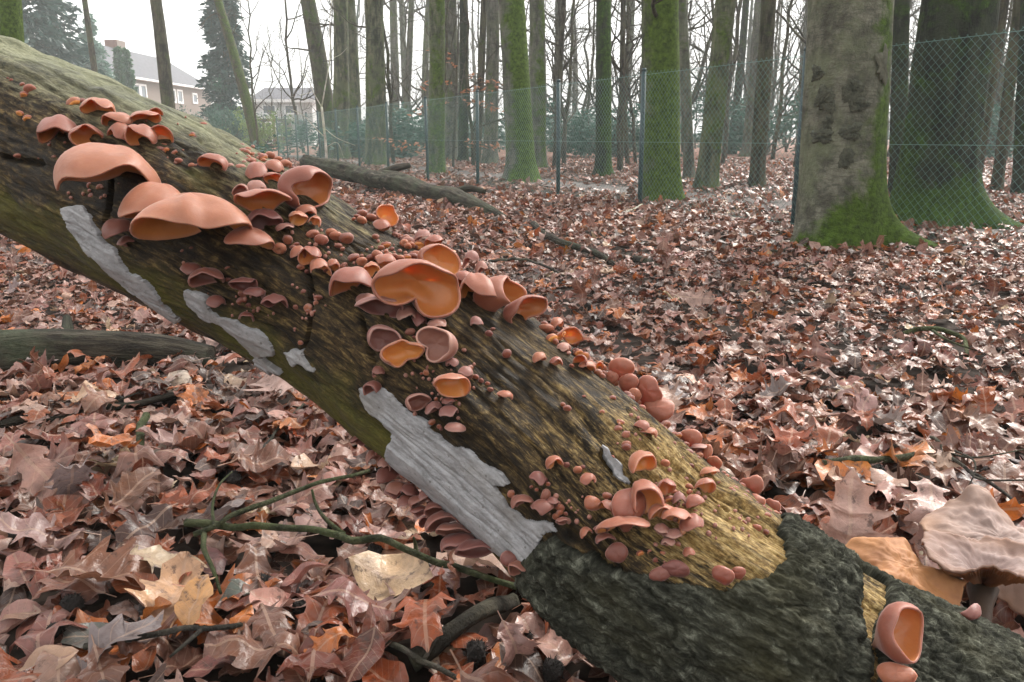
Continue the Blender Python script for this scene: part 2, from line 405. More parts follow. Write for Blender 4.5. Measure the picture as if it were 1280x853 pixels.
# trodden earth track behind the fence, running alongside it
FD = nrm(np.array([-.435, .9])); FN = np.array([FD[1], -FD[0]])       # fence direction; normal to its far right side
F0 = np.array([2.07, 5.85])
s = np.linspace(-4.5, 26, 80)
wv = .12 * vnoise(s * 1.3, 0, 0, 3)
c0 = F0 + s[:, None] * FD + (.75 + wv)[:, None] * FN; c1 = F0 + s[:, None] * FD + (1.75 + .15 * vnoise(s * 1.1, 4, 0, 9))[:, None] * FN
V = np.concatenate([np.c_[c0, np.full(80, .006)], np.c_[c1, np.full(80, .006)]])
V[:, 2] += gz(V[:, 0], V[:, 1]) + .004
i = np.arange(79)
tag(obj('path', mesh('path', V, np.stack([i, i + 1, i + 81, i + 80], -1), mats=[M['path']])), kind='structure')

# ------------------------------------------------------------------ the leaning log
UP_E = [(-900, -230), (-300, -42), (0, 53), (100, 86), (200, 131), (300, 178), (400, 232), (500, 292), (600, 352), (700, 418), (800, 502), (900, 590), (985, 652), (1060, 702), (1150, 748), (1280, 808), (1480, 915)]
LO_E = [(-900, -110), (-300, 138), (0, 286), (100, 336), (200, 390), (300, 440), (400, 500), (495, 579), (578, 645), (623, 682), (660, 735), (790, 850), (900, 940), (1100, 1085), (1350, 1250)]
ue = np.array(UP_E, float); le = np.array(LO_E, float)
def dens(e, n=2500):
    t = np.concatenate([[0], np.cumsum(np.linalg.norm(np.diff(e, axis=0), axis=1))]); u = np.linspace(0, t[-1], n)
    return np.stack([np.interp(u, t, e[:, 0]), np.interp(u, t, e[:, 1])], -1)
ud, ld = dens(ue), dens(le)
cen = []                                # medial line: for each upper-edge point walk along the local normal
for a in np.linspace(0, 1.0, 60):
    p = ud[int(np.clip(a, 0, 1) * (len(ud) - 1))]
    k = int(np.clip(a, 0, 1) * (len(ud) - 1)); tu = nrm(ud[min(k + 60, len(ud) - 1)] - ud[max(k - 60, 0)])
    nn_ = np.array([-tu[1], tu[0]])
    q = ld - p; along = q @ tu; perp = q @ nn_
    j = np.argmin(np.abs(along + .10 * perp) + (perp < 0) * 1e6)
    if abs(along[j]) > 60: continue
    cen.append(((p + ld[j]) / 2).tolist() + [np.linalg.norm(ld[j] - p) / 2])
cen = np.array(cen); cen = cen[(cen[:, 0] < 1290) & (cen[:, 0] > -560)]
dcen = np.interp(cen[:, 0], [-900, 0, 450, 870, 1200, 1500], [1.42, 1.15, .965, .80, .765, .75])
CL = np.array([at(x, y, d) for (x, y, _), d in zip(cen, dcen)])
RL = cen[:, 2] / F * dcen * .985
NU = 760
CL_ = smoothpath(CL, NU)
tt = np.concatenate([[0], np.cumsum(np.linalg.norm(np.diff(CL, axis=0), axis=1))]); tu_ = np.linspace(0, tt[-1], NU)
k_ = np.ones(41) / 41
def sm(a): return np.convolve(np.pad(a, 20, 'edge'), k_, 'valid')
RU = sm(np.interp(tu_, tt, RL))
CL_ = np.stack([sm(CL_[:, q]) for q in range(3)], -1)
ULEN = tt[-1]
TA = nrm(np.gradient(CL_, axis=0))
NA = nrm(np.array([0, 0, 1.0]) - TA[:, 2:3] * TA); BA = np.cross(TA, NA)      # NA up, BA towards the viewer side
if BA[:, 1].mean() > 0: BA = -BA
def logpt(ui, th, r):                    # ui float index, th angle from the top towards the camera side
    ui = np.asarray(ui, float); i0 = np.clip(np.floor(ui).astype(int), 0, NU - 2); f = (ui - i0)[..., None]
    L = lambda a: a[i0] * (1 - f) + a[i0 + 1] * f
    return L(CL_) + np.asarray(r)[..., None] * (np.cos(th)[..., None] * L(NA) + np.sin(th)[..., None] * L(BA))
def logR(ui): return np.interp(ui, np.arange(NU), RU)
gu, gth = np.meshgrid(np.arange(0, NU, 2.0), np.radians(np.arange(-70, 200, 1.5)), indexing='ij')
GP = logpt(gu, gth, logR(gu)); GN = nrm(np.cos(gth)[..., None] * NA[gu.astype(int)] + np.sin(gth)[..., None] * BA[gu.astype(int)])
GPX = project(GP); FR = (GN * nrm(CAM - GP)).sum(-1) > 0.02
def hit(px, py):
    dd = (GPX[..., 0] - px) ** 2 + (GPX[..., 1] - py) ** 2 + (~FR) * 1e9
    k = np.unravel_index(np.argmin(dd), dd.shape)
    return gu[k], gth[k], GPX[k][2], GP[k], GN[k]
def cracks(ui, th):                      # depth of the drying cracks (fraction 0..1)
    out = np.zeros(np.broadcast(ui, th).shape)
    for pts, wd in CRACKS:
        hh = [hit(*p)[:2] for p in pts]
        for (u0, t0), (u1, t1) in zip(hh[:-1], hh[1:]):
            sx = ULEN / NU; sy = .11
            ax, ay, bx, by = u0 * sx, t0 * sy, u1 * sx, t1 * sy
            x, y = ui * sx, th * sy
            l2 = (bx - ax) ** 2 + (by - ay) ** 2 + 1e-12
            q = np.clip(((x - ax) * (bx - ax) + (y - ay) * (by - ay)) / l2, 0, 1)
            dd = np.hypot(x - ax - q * (bx - ax), y - ay - q * (by - ay))
            out = np.maximum(out, np.clip(1 - dd / wd, 0, 1))
    return out
CRACKS = [([(378, 318), (386, 345), (392, 362), (390, 398), (382, 420), (376, 438)], .0026), ([(451, 395), (462, 430), (470, 455)], .0025),
          ([(140, 225), (143, 262), (141, 285)], .0035), ([(0, 195), (30, 203), (60, 208)], .004), ([(757, 570), (772, 592), (800, 606)], .006),
          ([(700, 655), (740, 690), (775, 712)], .006), ([(838, 575), (880, 612), (905, 640)], .003), ([(880, 605), (930, 640), (960, 668)], .003)]
def log_disp(ui, th):
    x = ui * ULEN / NU; cy, sy_ = np.cos(th) * .115, np.sin(th) * .115
    d = .010 * fbm(x * 4, cy * 9 + 3, sy_ * 9, 21, 3)
    d += .0042 * fbm(x * 9, cy * 60, sy_ * 60, 31, 4)
    rid = 1 - np.abs(fbm(x * 5, cy * 38, sy_ * 38, 47, 4)); d += -.004 * np.clip(rid - .82, 0, 1) / .18
    d -= .014 * np.clip(cracks(ui, th) * 1.6, 0, 1)
    return d
NTH = 420
ui, th = np.meshgrid(np.arange(NU, dtype=float), np.linspace(-math.pi, math.pi, NTH, endpoint=False), indexing='ij')
RDISP = log_disp(ui, th); r = logR(ui) + RDISP
def rdisp(u_, th_):
    return RDISP[np.clip(np.rint(u_).astype(int), 0, NU - 1), np.rint((th_ + math.pi) / (2 * math.pi) * NTH).astype(int) % NTH]
V = logpt(ui, th, r).reshape(-1, 3)
i = np.arange(NU - 1)[:, None] * NTH; j = np.arange(NTH)[None]; k = (j + 1) % NTH
Q = np.stack([i + j, i + k, i + k + NTH, i + j + NTH], -1).reshape(-1, 4)
uv = np.stack([ui * ULEN / NU, np.abs(th) * .12 + .3 * (th < 0)], -1).reshape(-1, 2)
px = np.clip(project(V)[:, 0], -400, 1500).reshape(ui.shape)
deg = np.degrees(th)
top = np.exp(-((deg + 5) / 48) ** 2)
left = np.clip((520 - px) / 350, 0, 1)
cR = top * (.25 + .75 * left) * np.clip((900 - px) / 250, 0.1, 1)
cG = np.exp(-((deg - 12) / 36) ** 2) * np.clip((px - 660) / 170, 0, 1) * .84 + .44 * np.exp(-((deg - 55) / 32) ** 2) * np.clip((px - 350) / 200, 0, 1)
cB = .22 + .6 * np.exp(-((deg - 118) / 26) ** 2) * (px < 640) - .3 * np.clip((px - 600) / 200, 0, 1) + .3 * np.exp(-((px - 240) / 60) ** 2) * np.exp(-((deg - 30) / 25) ** 2)
col = np.stack([cR, cG, cB], -1).reshape(-1, 3)
log = empty('fallen_log', tuple(CL_[-40] * np.array([1, 1, 0])), 'thick leaning dead log covered with brown jelly ear fungi, low end in leaves', 'log')
def child(name, me, parent):             # mesh given in world coordinates, kept in place under its thing
    o = obj(name, me, parent); o.matrix_parent_inverse = Matrix.Translation(parent.location).inverted(); return o
Vc = np.vstack([V, CL_[0], CL_[-1]]); nv = len(V)
T = np.vstack([np.stack([np.full(NTH, nv), k[0], j[0]], -1), np.stack([np.full(NTH, nv + 1), (NU - 1) * NTH + j[0], (NU - 1) * NTH + k[0]], -1)])
child('trunk', mesh('log_trunk', Vc, Q, T, [M['log_wood']], uv=np.vstack([uv, [0, 0], [0, 0]]), col=np.vstack([col, [0, 0, 0], [0, 0, 0]])), log)

def inpoly(x, y, poly):
    r = np.zeros(x.shape, bool); n = len(poly)
    for a in range(n):
        x0, y0 = poly[a]; x1, y1 = poly[(a + 1) % n]
        if y0 == y1: continue
        c = ((y0 > y) != (y1 > y)) & (x < (x1 - x0) * (y - y0) / (y1 - y0) + x0); r ^= c
    return r
def slab(name, polys, holes, thick, mat, rag, relief, nu_step, nth, seed, extra=None):
    """a shell lying on the log where the (along, around) polygon says so, with ragged edges"""
    pl = [[(p[1], p[2]) if len(p) == 3 else hit(*p)[:2] for p in P] for P in polys]
    hl = [[hit(*p)[:2] for p in P] for P in holes]
    au = np.array([q[0] for P in pl for q in P]); at_ = np.array([q[1] for P in pl for q in P])
    us = np.arange(max(au.min() - 6, 0), min(au.max() + 6, NU - 1), nu_step)
    ths = np.linspace(at_.min() - .06, at_.max() + .06, nth)
    U, TH = np.meshgrid(us, ths, indexing='ij')
    xm = U * ULEN / NU; ym = TH * .12
    du = rag * fbm(xm * 45, ym * 45, 0, seed, 4) * NU / ULEN; dt = rag * fbm(xm * 45, ym * 45, 7.7, seed + 3, 4) / .12
    ins = np.zeros(U.shape, bool)
    for P in pl: ins |= inpoly(U + du, TH + dt, P)
    for P in hl: ins &= ~inpoly(U + du, TH + dt, P)
    dsm = ins.astype(float)
    for _ in range(3 if thick < .006 else 12):
        dsm = (dsm + np.roll(dsm, 1, 0) + np.roll(dsm, -1, 0) + np.roll(dsm, 1, 1) + np.roll(dsm, -1, 1)) / 5
    h = thick * (.6 + .4 * dsm if thick < .006 else np.clip(dsm * 1.5 - .45, .08, 1)) + relief(xm, ym) * (.2 + .8 * dsm)
    base = logR(U) + (.45 * log_disp(U, TH) + .55 * .010 * fbm(xm * 4, np.cos(TH) * .115 * 9 + 3, np.sin(TH) * .115 * 9, 21, 3) + .0030 if thick < .006 else .6 * log_disp(U, TH) + .0025)
    P3 = logpt(U, TH, base + h); P0 = logpt(U, TH, base - .008)
    fm = ins[:-1, :-1] & ins[1:, :-1] & ins[1:, 1:] & ins[:-1, 1:]
    N1, N2 = U.shape; idn = np.arange(N1 * N2).reshape(N1, N2)
    A, Bq, Cq, Dq = idn[:-1, :-1][fm], idn[:-1, 1:][fm], idn[1:, 1:][fm], idn[1:, :-1][fm]
    Qt = np.stack([A, Bq, Cq, Dq], -1)
    if not len(Qt): return None
    ed = np.concatenate([Qt[:, [0, 1]], Qt[:, [1, 2]], Qt[:, [2, 3]], Qt[:, [3, 0]]])
    key = np.minimum(ed[:, 0], ed[:, 1]) * (N1 * N2) + np.maximum(ed[:, 0], ed[:, 1])
    u_, inv, cnt = np.unique(key, return_inverse=True, return_counts=True)
    be = ed[cnt[inv] == 1]
    Qs = np.stack([be[:, 1], be[:, 0], be[:, 0] + N1 * N2, be[:, 1] + N1 * N2], -1)
    Vv = np.concatenate([P3.reshape(-1, 3), P0.reshape(-1, 3)]); Qa = np.concatenate([Qt, Qs])
    uvv = np.stack([xm, ym], -1).reshape(-1, 2); uvv = np.concatenate([uvv, uvv])
    used = np.unique(Qa); remap = np.zeros(len(Vv), int); remap[used] = np.arange(len(used))
    return child(name, mesh(name, Vv[used], remap[Qa], mats=[mat], uv=uvv[used]), log)
def terrace(f, n):
    q = f * n; k = np.floor(q); fr = q - k; return (k + np.clip((fr - .5) * 4 + .5, 0, 1)) / n
def rel_bark(x, y):
    wx = .010 * fbm(x * 30, y * 30, 1, 8, 3); wy = .010 * fbm(x * 30, y * 30, 5, 9, 3)
    f = fbm((x + wx) * 40, (y + wy) * 70, 0, 61, 4)
    g = fbm((x + wx) * 95, (y + wy) * 150, 2, 63, 4)
    rid = 1 - np.abs(fbm((x + wx) * 22, (y + wy) * 36, 3, 67, 3))
    return .0017 * terrace(f, 2.6) + .0024 * terrace(g, 2.2) + .0012 * fbm(x * 260, y * 260, 0, 68, 2) - .004 * np.clip(rid - .88, 0, 1) / .12 + .002 * fbm(x * 9, y * 9, 0, 71, 2)
eu = float(NU - 1)
ub = hit(985, 650)[0]; ul = hit(790, 850)[0]
slab('bark', [[(648, 735), (652, 712), (668, 690), (692, 672), (725, 688), (760, 703), (795, 716), (830, 728), (870, 730), (905, 735), (935, 728), (960, 716), (981, 704), (983, 690), (975, 662), (973, 648),
               (0, ub + 2, -.2), (0, ub + 6, -1.9), (0, eu, -1.9), (0, eu, 3.4), (0, ul - 20, 3.4), (790, 850), (715, 795), (672, 752)]],
     [[(1060, 700), (1085, 712), (1112, 742), (1106, 765), (1100, 800), (1096, 850), (1088, 850), (1090, 800), (1086, 770), (1078, 745)]],
     .0075, M['log_bark'], .0045, rel_bark, .62, 620, 5)
def rel_crust(x, y): return .0007 * fbm(x * 40, y * 40, 0, 91, 4)
for nm, P in enumerate([
    [(88, 258), (106, 257), (126, 266), (138, 290), (156, 316), (182, 342), (205, 368), (228, 394), (222, 399), (192, 378), (160, 350), (128, 318), (98, 288)],
    [(236, 364), (248, 362), (262, 374), (280, 392), (296, 396), (318, 408), (340, 432), (344, 446), (330, 448), (312, 436), (296, 416), (280, 402), (262, 396), (246, 380)],
    [(322, 446), (332, 445), (344, 454), (352, 464), (344, 464), (330, 455)],
    [(361, 437), (374, 438), (386, 448), (402, 464), (398, 466), (380, 456), (368, 452)],
    [(450, 484), (470, 482), (490, 495), (508, 512), (528, 522), (545, 545), (570, 556), (598, 575), (632, 590), (636, 604), (618, 612), (638, 632), (662, 648), (692, 652), (702, 664),
     (682, 676), (668, 694), (660, 702), (640, 696), (600, 668), (560, 634), (520, 600), (486, 572), (492, 566), (488, 540), (470, 520), (455, 500)],
    [(752, 566), (761, 566), (766, 578), (780, 588), (790, 597), (782, 600), (768, 590), (757, 578)]]):
    slab('grey_crust_patch', [P], [], (.0012 if nm != 5 else .0009), M['grey_crust'], .0058 if nm != 5 else .007, rel_crust, .6, 260, 100 + nm)

# ------------------------------------------------------------------ jelly ear fungi on the log
GPf = logpt(gu, gth, logR(gu) + rdisp(gu, gth)).reshape(-1, 3)
def near_log(P):
    k = np.argmin(((GPf - P) ** 2).sum(-1)); return GPf[k], GN.reshape(-1, 3)[k]
def signed(P):                            # distance outside the log
    dd = ((P[:, None] - CL_[None, ::4]) ** 2).sum(-1); k = dd.argmin(1)
    q = P - CL_[::4][k]; t_ = TA[::4][k]; q = q - (q * t_).sum(-1, keepdims=True) * t_
    th_ = np.arctan2((q * BA[::4][k]).sum(-1), (q * NA[::4][k]).sum(-1))
    return np.linalg.norm(q, axis=-1) - RU[::4][k] - np.maximum(rdisp(k * 4, th_), -.004)
edge_up0 = lambda x: np.interp(x, ue[:, 0], ue[:, 1])
def region(px, py):                      # where on the log, told by what is found there
    if py > np.interp(px, le[:, 0], le[:, 1]) - 4 and 430 < px < 660: return 'hanging under the log by the long grey patch'
    if px > 1090: return 'on the bark at the low end of the log'
    if px > 890 and py > 696: return 'at the edge of the bark slab below the bare wood'
    if 760 < px < 890 and py > 680: return 'just above the bark slab on the bare wood'
    if px < 60 and py < 155: return 'alone near the raised end of the log'
    if px < 262 and py < 215: return 'in the crowd above the widest shelf'
    if px < 160 and py < 262: return 'under the widest shelf'
    if px < 230 and py < 320: return 'by the topmost grey patch'
    if py - np.interp(px, ue[:, 0], ue[:, 1]) < 26 + (px > 700) * 8: 
        if px < 390: return 'in the ridge bunch behind the round ear'
        if px < 520: return 'on the ridge between round and great ear'
        if px < 640: return 'in the ridge bunch behind the great ear'
        if px < 860: return 'along the ridge over the yellow wood'
        return 'along the low ridge before the bark slab'
    if px < 300 and py > 310 or px < 360 and py > 335: return 'on the flank above the short grey patch'
    if px < 425 and py > 325: return 'beside the long upright crack'
    if px < 440: return 'below the round upright ear on the ridge'
    if px < 640 and py < 412: return 'clustered around the great open ear'
    if px < 640: return 'on the flank above the long grey patch'
    if py < 560: return 'scattered on the bare upper flank'
    if px < 730: return 'at the lower end of the long grey patch'
    return 'in the lowest cluster below the yellow wood'
NEAR = {}
def disc_ear(n_s, n_f, Wd, Hy, D, e, tm, wav, k, notch, thick, seed, curl=None):
    r_ = np.random.default_rng(seed); ph = r_.uniform(0, 6.28, 4)
    s = np.linspace(0, 1, n_s) ** .8; f = np.linspace(0, 2 * math.pi, n_f, endpoint=False)
    S, PH = np.meshgrid(s, f, indexing='ij')
    tmv = math.radians(tm) * (1 + .20 * np.cos(PH + ph[1]) + .12 * np.cos(2 * PH + ph[2]) + .06 * np.cos(4 * PH + ph[0]))
    if curl: tmv = tmv + math.radians(tm) * curl[1] * (.5 + .5 * np.cos(PH - math.radians(curl[0]))) ** 1.5
    th = S * tmv
    rr = np.sin(th) / (math.sin(math.radians(tm)) if tm < 90 else 1.0)
    zz = (1 - np.cos(th)) / (1 - math.cos(math.radians(tm)))
    zz = zz + .05 * S * (1 - S) * 4 * (np.cos(3 * PH + ph[3]) + .7 * np.cos(5 * PH + ph[0]))
    for p0, am, wd, *zf in notch:
        dphi = (PH - math.radians(p0) + math.pi) % (2 * math.pi) - math.pi
        g = np.exp(-(dphi / wd) ** 2)
        rr = rr * (1 - am * g * S); zz = zz + (zf[0] if zf else .8 * am * (1 if am > 0 else .5)) * g * S ** 2
    rr = rr * (1 + .07 * np.cos(2 * PH + ph[2]) + .05 * np.cos(3 * PH + ph[3]) * S)
    wv = 1.7 * wav * S ** 3 * (np.cos(k * PH + ph[0]) + .5 * np.cos((k + 2) * PH + ph[1]))
    x = Wd / 2 * rr * np.cos(PH); y = Hy / 2 * (rr * np.sin(PH) + e * S); z = D * (zz + wv)
    nz = .02 * Wd * fbm(x / Wd * 4 + seed, y / Wd * 4, z / Wd * 4, 13, 2)
    P = np.stack([x, y, z + nz], -1)
    dS = np.gradient(P, axis=0); dF = np.roll(P, -1, 1) - np.roll(P, 1, 1)
    N = nrm(np.cross(dS, dF)); N[0] = np.array([0, 0, 1.0])
    if N[n_s // 2, :, 2].mean() < 0: N = -N
    N[0] = N[1].mean(0)
    tk = thick * (.75 + .35 * S)[..., None]
    return P, N, tk, S, nrm(dS)
def ear(px, py, w, h, o=(0, -.8, .5), roll=0, e=.35, tm=82, wav=.06, k=3, notch=(), push=.3, mats=('ear_outer', 'ear_inner'), label=None, seed=None, fit=True, name='jelly_ear', group=None, curl=None):
    seed = int(px * 7 + py * 13) if seed is None else seed
    u, t_, dh, HP, HN = hit(px, py)
    d = dh - push * w / F * dh; sc = d / F
    C = at(px, py, d)
    Vv = -nrm(ray(px, py)); Rr = nrm(RIGHT - (RIGHT @ Vv) * Vv); Uu = np.cross(Vv, Rr)
    O = nrm(o[0] * Rr + o[1] * Uu + o[2] * Vv)
    a = math.radians(roll); Xa = math.cos(a) * Rr - math.sin(a) * Uu; Xa = nrm(Xa - (Xa @ O) * O); Ya = np.cross(O, Xa)
    Wd, Hp = w * sc, h * sc
    ou, yu = abs(O @ Uu), abs(Ya @ Uu)
    if ou > .6: Hy = .8 * Wd; D = np.clip((Hp - Hy * yu * .5) / ou, .25 * Wd, .75 * Wd)
    else: Hy = np.clip(Hp / max(yu, .3), .5 * Wd, 1.6 * Wd); D = (.24 if o[2] < -.5 else .46) * min(Wd, Hy)
    big = w > 30
    n_s, n_f = (13, 44) if w > 60 else (10, 30) if big else (7, 18)
    thick = np.clip(.05 * Wd, .0014, .0027)
    P, N, tk, S, dS = disc_ear(n_s, n_f, Wd, Hy, D, e, tm, wav, k, notch, thick, seed, curl)
    outer = P - N * tk * .5; inner = P + N * tk * .5
    rim1 = P[-1] + dS[-1] * tk[-1] * .55 - N[-1] * tk[-1] * .35; rim2 = P[-1] + dS[-1] * tk[-1] * .55 + N[-1] * tk[-1] * .35
    G = np.concatenate([outer, rim1[None], rim2[None], inner[::-1]], 0)     # rows
    Sg = np.concatenate([S, S[-1:], S[-1:], S[::-1]], 0)
    L = G[..., 0:1] * Xa + G[..., 1:2] * Ya + G[..., 2:3] * O
    if fit:
        cr, cu = (L @ Rr), (L @ Uu)
        fr = np.clip(Wd / np.ptp(cr), .6, 1.7); fu = np.clip(Hp / np.ptp(cu), .55, 1.8)
        L = L + (fr - 1) * cr[..., None] * Rr + (fu - 1) * cu[..., None] * Uu
    cr, cu, cv = L @ Rr, L @ Uu, L @ Vv
    L = L - (cr.max() + cr.min()) / 2 * Rr - (cu.max() + cu.min()) / 2 * Uu - (cv.max() + cv.min()) / 2 * Vv
    Wp = C + L
    back = o[2] < -.5; facing = o[2] >= .7
    clr = .018 if px > 1080 else .002
    if back: far = Wp[n_s - 1][(L[n_s - 1] @ Uu) > np.median(L[n_s - 1] @ Uu)]
    else: far = Wp[n_s + 2:][Sg[n_s + 2:] > (.12 if facing else .25)]
    sd_ = signed(far).min()
    if sd_ < clr: Wp = Wp + Vv * min((clr - sd_) * 1.15, .8 * Wd)                 # stand clear of the wood
    f_ = np.arange(Wp.shape[1]) * 2 * math.pi / Wp.shape[1]
    if facing:                                                                       # held from behind
        apex = Wp[0].mean(0); A, AN = near_log(apex); A = A - AN * .004
        pull = np.clip(1 - Sg / .5, 0, 1)[..., None] ** 1.3 * .96
        pull[n_s + 1:] = 0
        neck = (Wp - apex) * .35
    else:                                                                            # held by the part of the rim nearest the wood
        rimv = Wp[n_s - 1]
        rv_ = rimv @ Vv
        lowv = np.argmin(rimv @ Uu + .5 * rv_) if back else np.argmin(signed(rimv) + (rv_ - rv_.min()) * .8 + ((rimv @ Uu).max() - rimv @ Uu) * .15)
        apex = rimv[lowv]; A, AN = near_log(apex); A = A - AN * .004
        dp = (f_ - f_[lowv] + math.pi) % (2 * math.pi) - math.pi
        pull = np.clip((Sg * np.cos(dp)[None] - (.35 if back else .55)) / .6, 0, 1)[..., None] ** 1.4 * .95
        neck = (Wp - apex) * .3
    Wp = Wp * (1 - pull) + (A + neck) * pull
    rimc = np.clip((Sg - .90) / .1, 0, 1) ** 1.5; rimc[n_s + 3:] *= .3
    rows = len(Wp); i = np.arange(rows - 1)[:, None] * n_f; j = np.arange(n_f)[None]; k2 = (j + 1) % n_f
    Q = np.stack([i + j, i + k2, i + k2 + n_f, i + j + n_f], -1)
    mi = np.repeat((np.arange(rows - 1) >= n_s + 1).astype(int), n_f)
    me = mesh(name, Wp.reshape(-1, 3) - A, Q.reshape(-1, 4), mats=[M[mats[0]], M[mats[1]]], mi=mi, col=np.repeat(rimc.reshape(-1, 1), 3, 1))
    ob = obj(name, me, None, tuple(A))
    reg = region(px, py)
    if label is None:
        shp = 'cupped' if o[2] > .75 else 'upright' if o[2] < 0 else 'domed'
        sz = 'medium' if w > 27 else 'small'
        if mats[0] == 'ear_plum': sz = sz + ' dark plum'
        label = f'{sz} {shp} jelly ear {reg}'; group = 'jelly ears ' + reg
    tag(ob, label, 'mushroom', group or 'jelly ears on the log')
    return ob
# small buttons share a few meshes
BUT = []
for q in range(6):
    f = np.linspace(0, 2 * math.pi, 14, endpoint=False); a = np.linspace(0, math.pi, 10)
    A_, F_ = np.meshgrid(a, f, indexing='ij')
    P = np.stack([np.sin(A_) * np.cos(F_), np.sin(A_) * np.sin(F_), np.cos(A_)], -1)      # +Z is the dimpled face
    dim = np.exp(-((1 - P[..., 2]) / .16) ** 2)
    rr = 1 + .16 * fbm(P[..., 0] * 1.3 + q * 5, P[..., 1] * 1.3, P[..., 2] * 1.3, 3, 2) - (.28 + .12 * (q % 3)) * dim
    P = P * rr[..., None] * np.array([1, .86, .72]) * .5
    i = np.arange(9)[:, None] * 14; j = np.arange(14)[None]; k = (j + 1) % 14
    Q = np.stack([i + j, i + j + 14, i + k + 14, i + k], -1).reshape(-1, 4)
    mi = np.repeat((np.arange(9) < 3).astype(int), 14)
    BUT.append([mesh('button', P.reshape(-1, 3), Q, mats=[M[m1], M[m2]], mi=mi) for m1, m2 in
                (('ear_outer', 'ear_outer'), ('ear_mauve', 'ear_outer'), ('ear_plum', 'ear_plum'), ('ear_outer', 'ear_inner'))])
def button(px, py, w, tone=None):
    u, t_, dh, HP, HN = hit(px, py)
    d = dh - .22 * w / F * dh; sc = d / F
    C = at(px, py, d)
    Vv = -nrm(ray(px, py)); Rr = nrm(RIGHT - (RIGHT @ Vv) * Vv); Uu = np.cross(Vv, Rr)
    O = nrm(rng.normal(0, .3) * Rr + (-.55 + rng.normal(0, .2)) * Uu + .8 * Vv)
    Xa = nrm(Rr - (Rr @ O) * O); Ya = np.cross(O, Xa)
    A, AN = near_log(C)
    if (C - A) @ AN > .3 * w * sc or np.linalg.norm(C - A) > .45 * w * sc: C = C + (A - C) * max(0, 1 - .36 * w * sc / np.linalg.norm(C - A))
    s = w * sc * 1.08
    if tone is None:
        tone = rng.choice([0, 1, 3], p=[.4, .4, .2]) if w >= 9 else rng.choice([0, 1, 2], p=[.2, .55, .25])
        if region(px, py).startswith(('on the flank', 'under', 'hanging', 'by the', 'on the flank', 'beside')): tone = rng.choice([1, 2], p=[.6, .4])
    o = obj('jelly_ear_button', BUT[rng.integers(6)][tone])
    Mx = Matrix(((Xa[0], Ya[0], O[0], C[0]), (Xa[1], Ya[1], O[1], C[1]), (Xa[2], Ya[2], O[2], C[2]), (0, 0, 0, 1)))
    asp = rng.uniform(.88, 1.15)
    o.matrix_world = Mx @ Matrix.Diagonal((s * asp, s / asp, s, 1))
    reg = region(px, py)
    tag(o, f"{'tiny' if w < 9 else 'small'} round {['pinkish brown', 'mauve', 'plum', 'orange brown'][tone]} jelly ear button {reg}", 'mushroom', 'jelly ear buttons ' + reg)

DN = (0, -.92, .16)          # shelf: mouth down, seen slightly from below
DV = (0, -.8, .45)          # mouth down and outwards
VW = (0, -.25, 1.0)          # mouth towards the viewer
OU, IN, PL, MV = 'ear_outer', 'ear_inner', 'ear_plum', 'ear_mauve'
# --- the large ones, one by one
ear(134, 208, 118, 57, (-.22, -.92, .10), 8, .45, 86, .07, 3, push=.26, label='widest domed jelly ear shelf with wavy orange rim near the raised end', seed=4)
ear(191, 251, 80, 46, (-.22, -.92, .08), 16, .4, 82, .09, 2, push=.28, label='smooth saddle shaped jelly ear shelf between the two widest shelves', seed=11)
ear(240, 272, 138, 60, (.02, -.93, -.12), -12, .4, 80, .11, 3, [(75, .22, .35)], push=.24, label='long creased jelly ear shelf sloping across the log below the small caps', seed=3)
ear(382, 235, 66, 54, (.50, -.05, .82), -12, .0, 100, .05, 2, [(195, .1, .5)], push=.30, curl=(185, .38), label='round upright jelly ear with glowing orange cup on the ridge', seed=5)
ear(329, 253, 69, 33, (.0, -.85, .35), 2, .3, 84, .13, 3, push=.3, label='frilled jelly ear shelf tucked beside the round upright ear', seed=9)
ear(330, 275, 46, 28, DN, 4, .3, 75, .04, 2, push=.1, mats=(PL, PL), label='dark jelly ear shelf hidden beneath the frilled shelf', seed=2)
ear(312, 298, 60, 30, (.05, -.93, .0), 5, .4, 70, .03, 2, push=.3, label='flat pale brown jelly ear shelf just below the frilled shelf', seed=8)
ear(521, 362, 110, 74, (.05, -.5, .9), 14, .05, 102, .10, 2, [(-104, .72, .42, -.35), (72, .10, .35)], push=.26, label='great open jelly ear with wide orange cup in mid log', seed=6)
ear(549, 326, 54, 42, (.15, .05, 1.0), 16, .0, 98, .03, 2, [(-110, .5, .5, -.3)], push=.22, label='smooth round orange jelly ear directly behind the great open ear', seed=16)
ear(439, 352, 55, 38, (-.05, -.8, .45), 8, .35, 86, .05, 2, push=.3, label='peaked jelly ear cap beside the great open ear with lip facing down', seed=21)
ear(474, 384, 60, 29, (-.05, -.85, .3), 8, .3, 82, .05, 2, push=.3, mats=(MV, PL), label='mauve rimmed jelly ear shelf below the peaked cap', seed=22)
ear(600, 360, 52, 38, (.2, -.9, .12), -22, .3, 82, .06, 2, push=.34, label='folded pink jelly ear nearest the great ear in the row of three', seed=31)
ear(625, 369, 68, 48, (.62, -.30, .72), -20, .1, 92, .08, 2, [(160, .1, .5)], push=.30, curl=(170, .4), label='middle jelly ear of the row of three with orange cup', seed=32)
ear(657, 389, 56, 40, (.50, -.5, .72), -8, .2, 92, .05, 2, push=.32, label='outermost jelly ear of the row of three with orange mouth', seed=33)
ear(481, 423, 44, 34, (.1, -.15, 1), 10, .0, 100, .06, 2, [(-70, .55, .5, -.3)], push=.3, mats=(MV, MV), label='greyish open jelly ear on the flank touching a folded cup', seed=41)
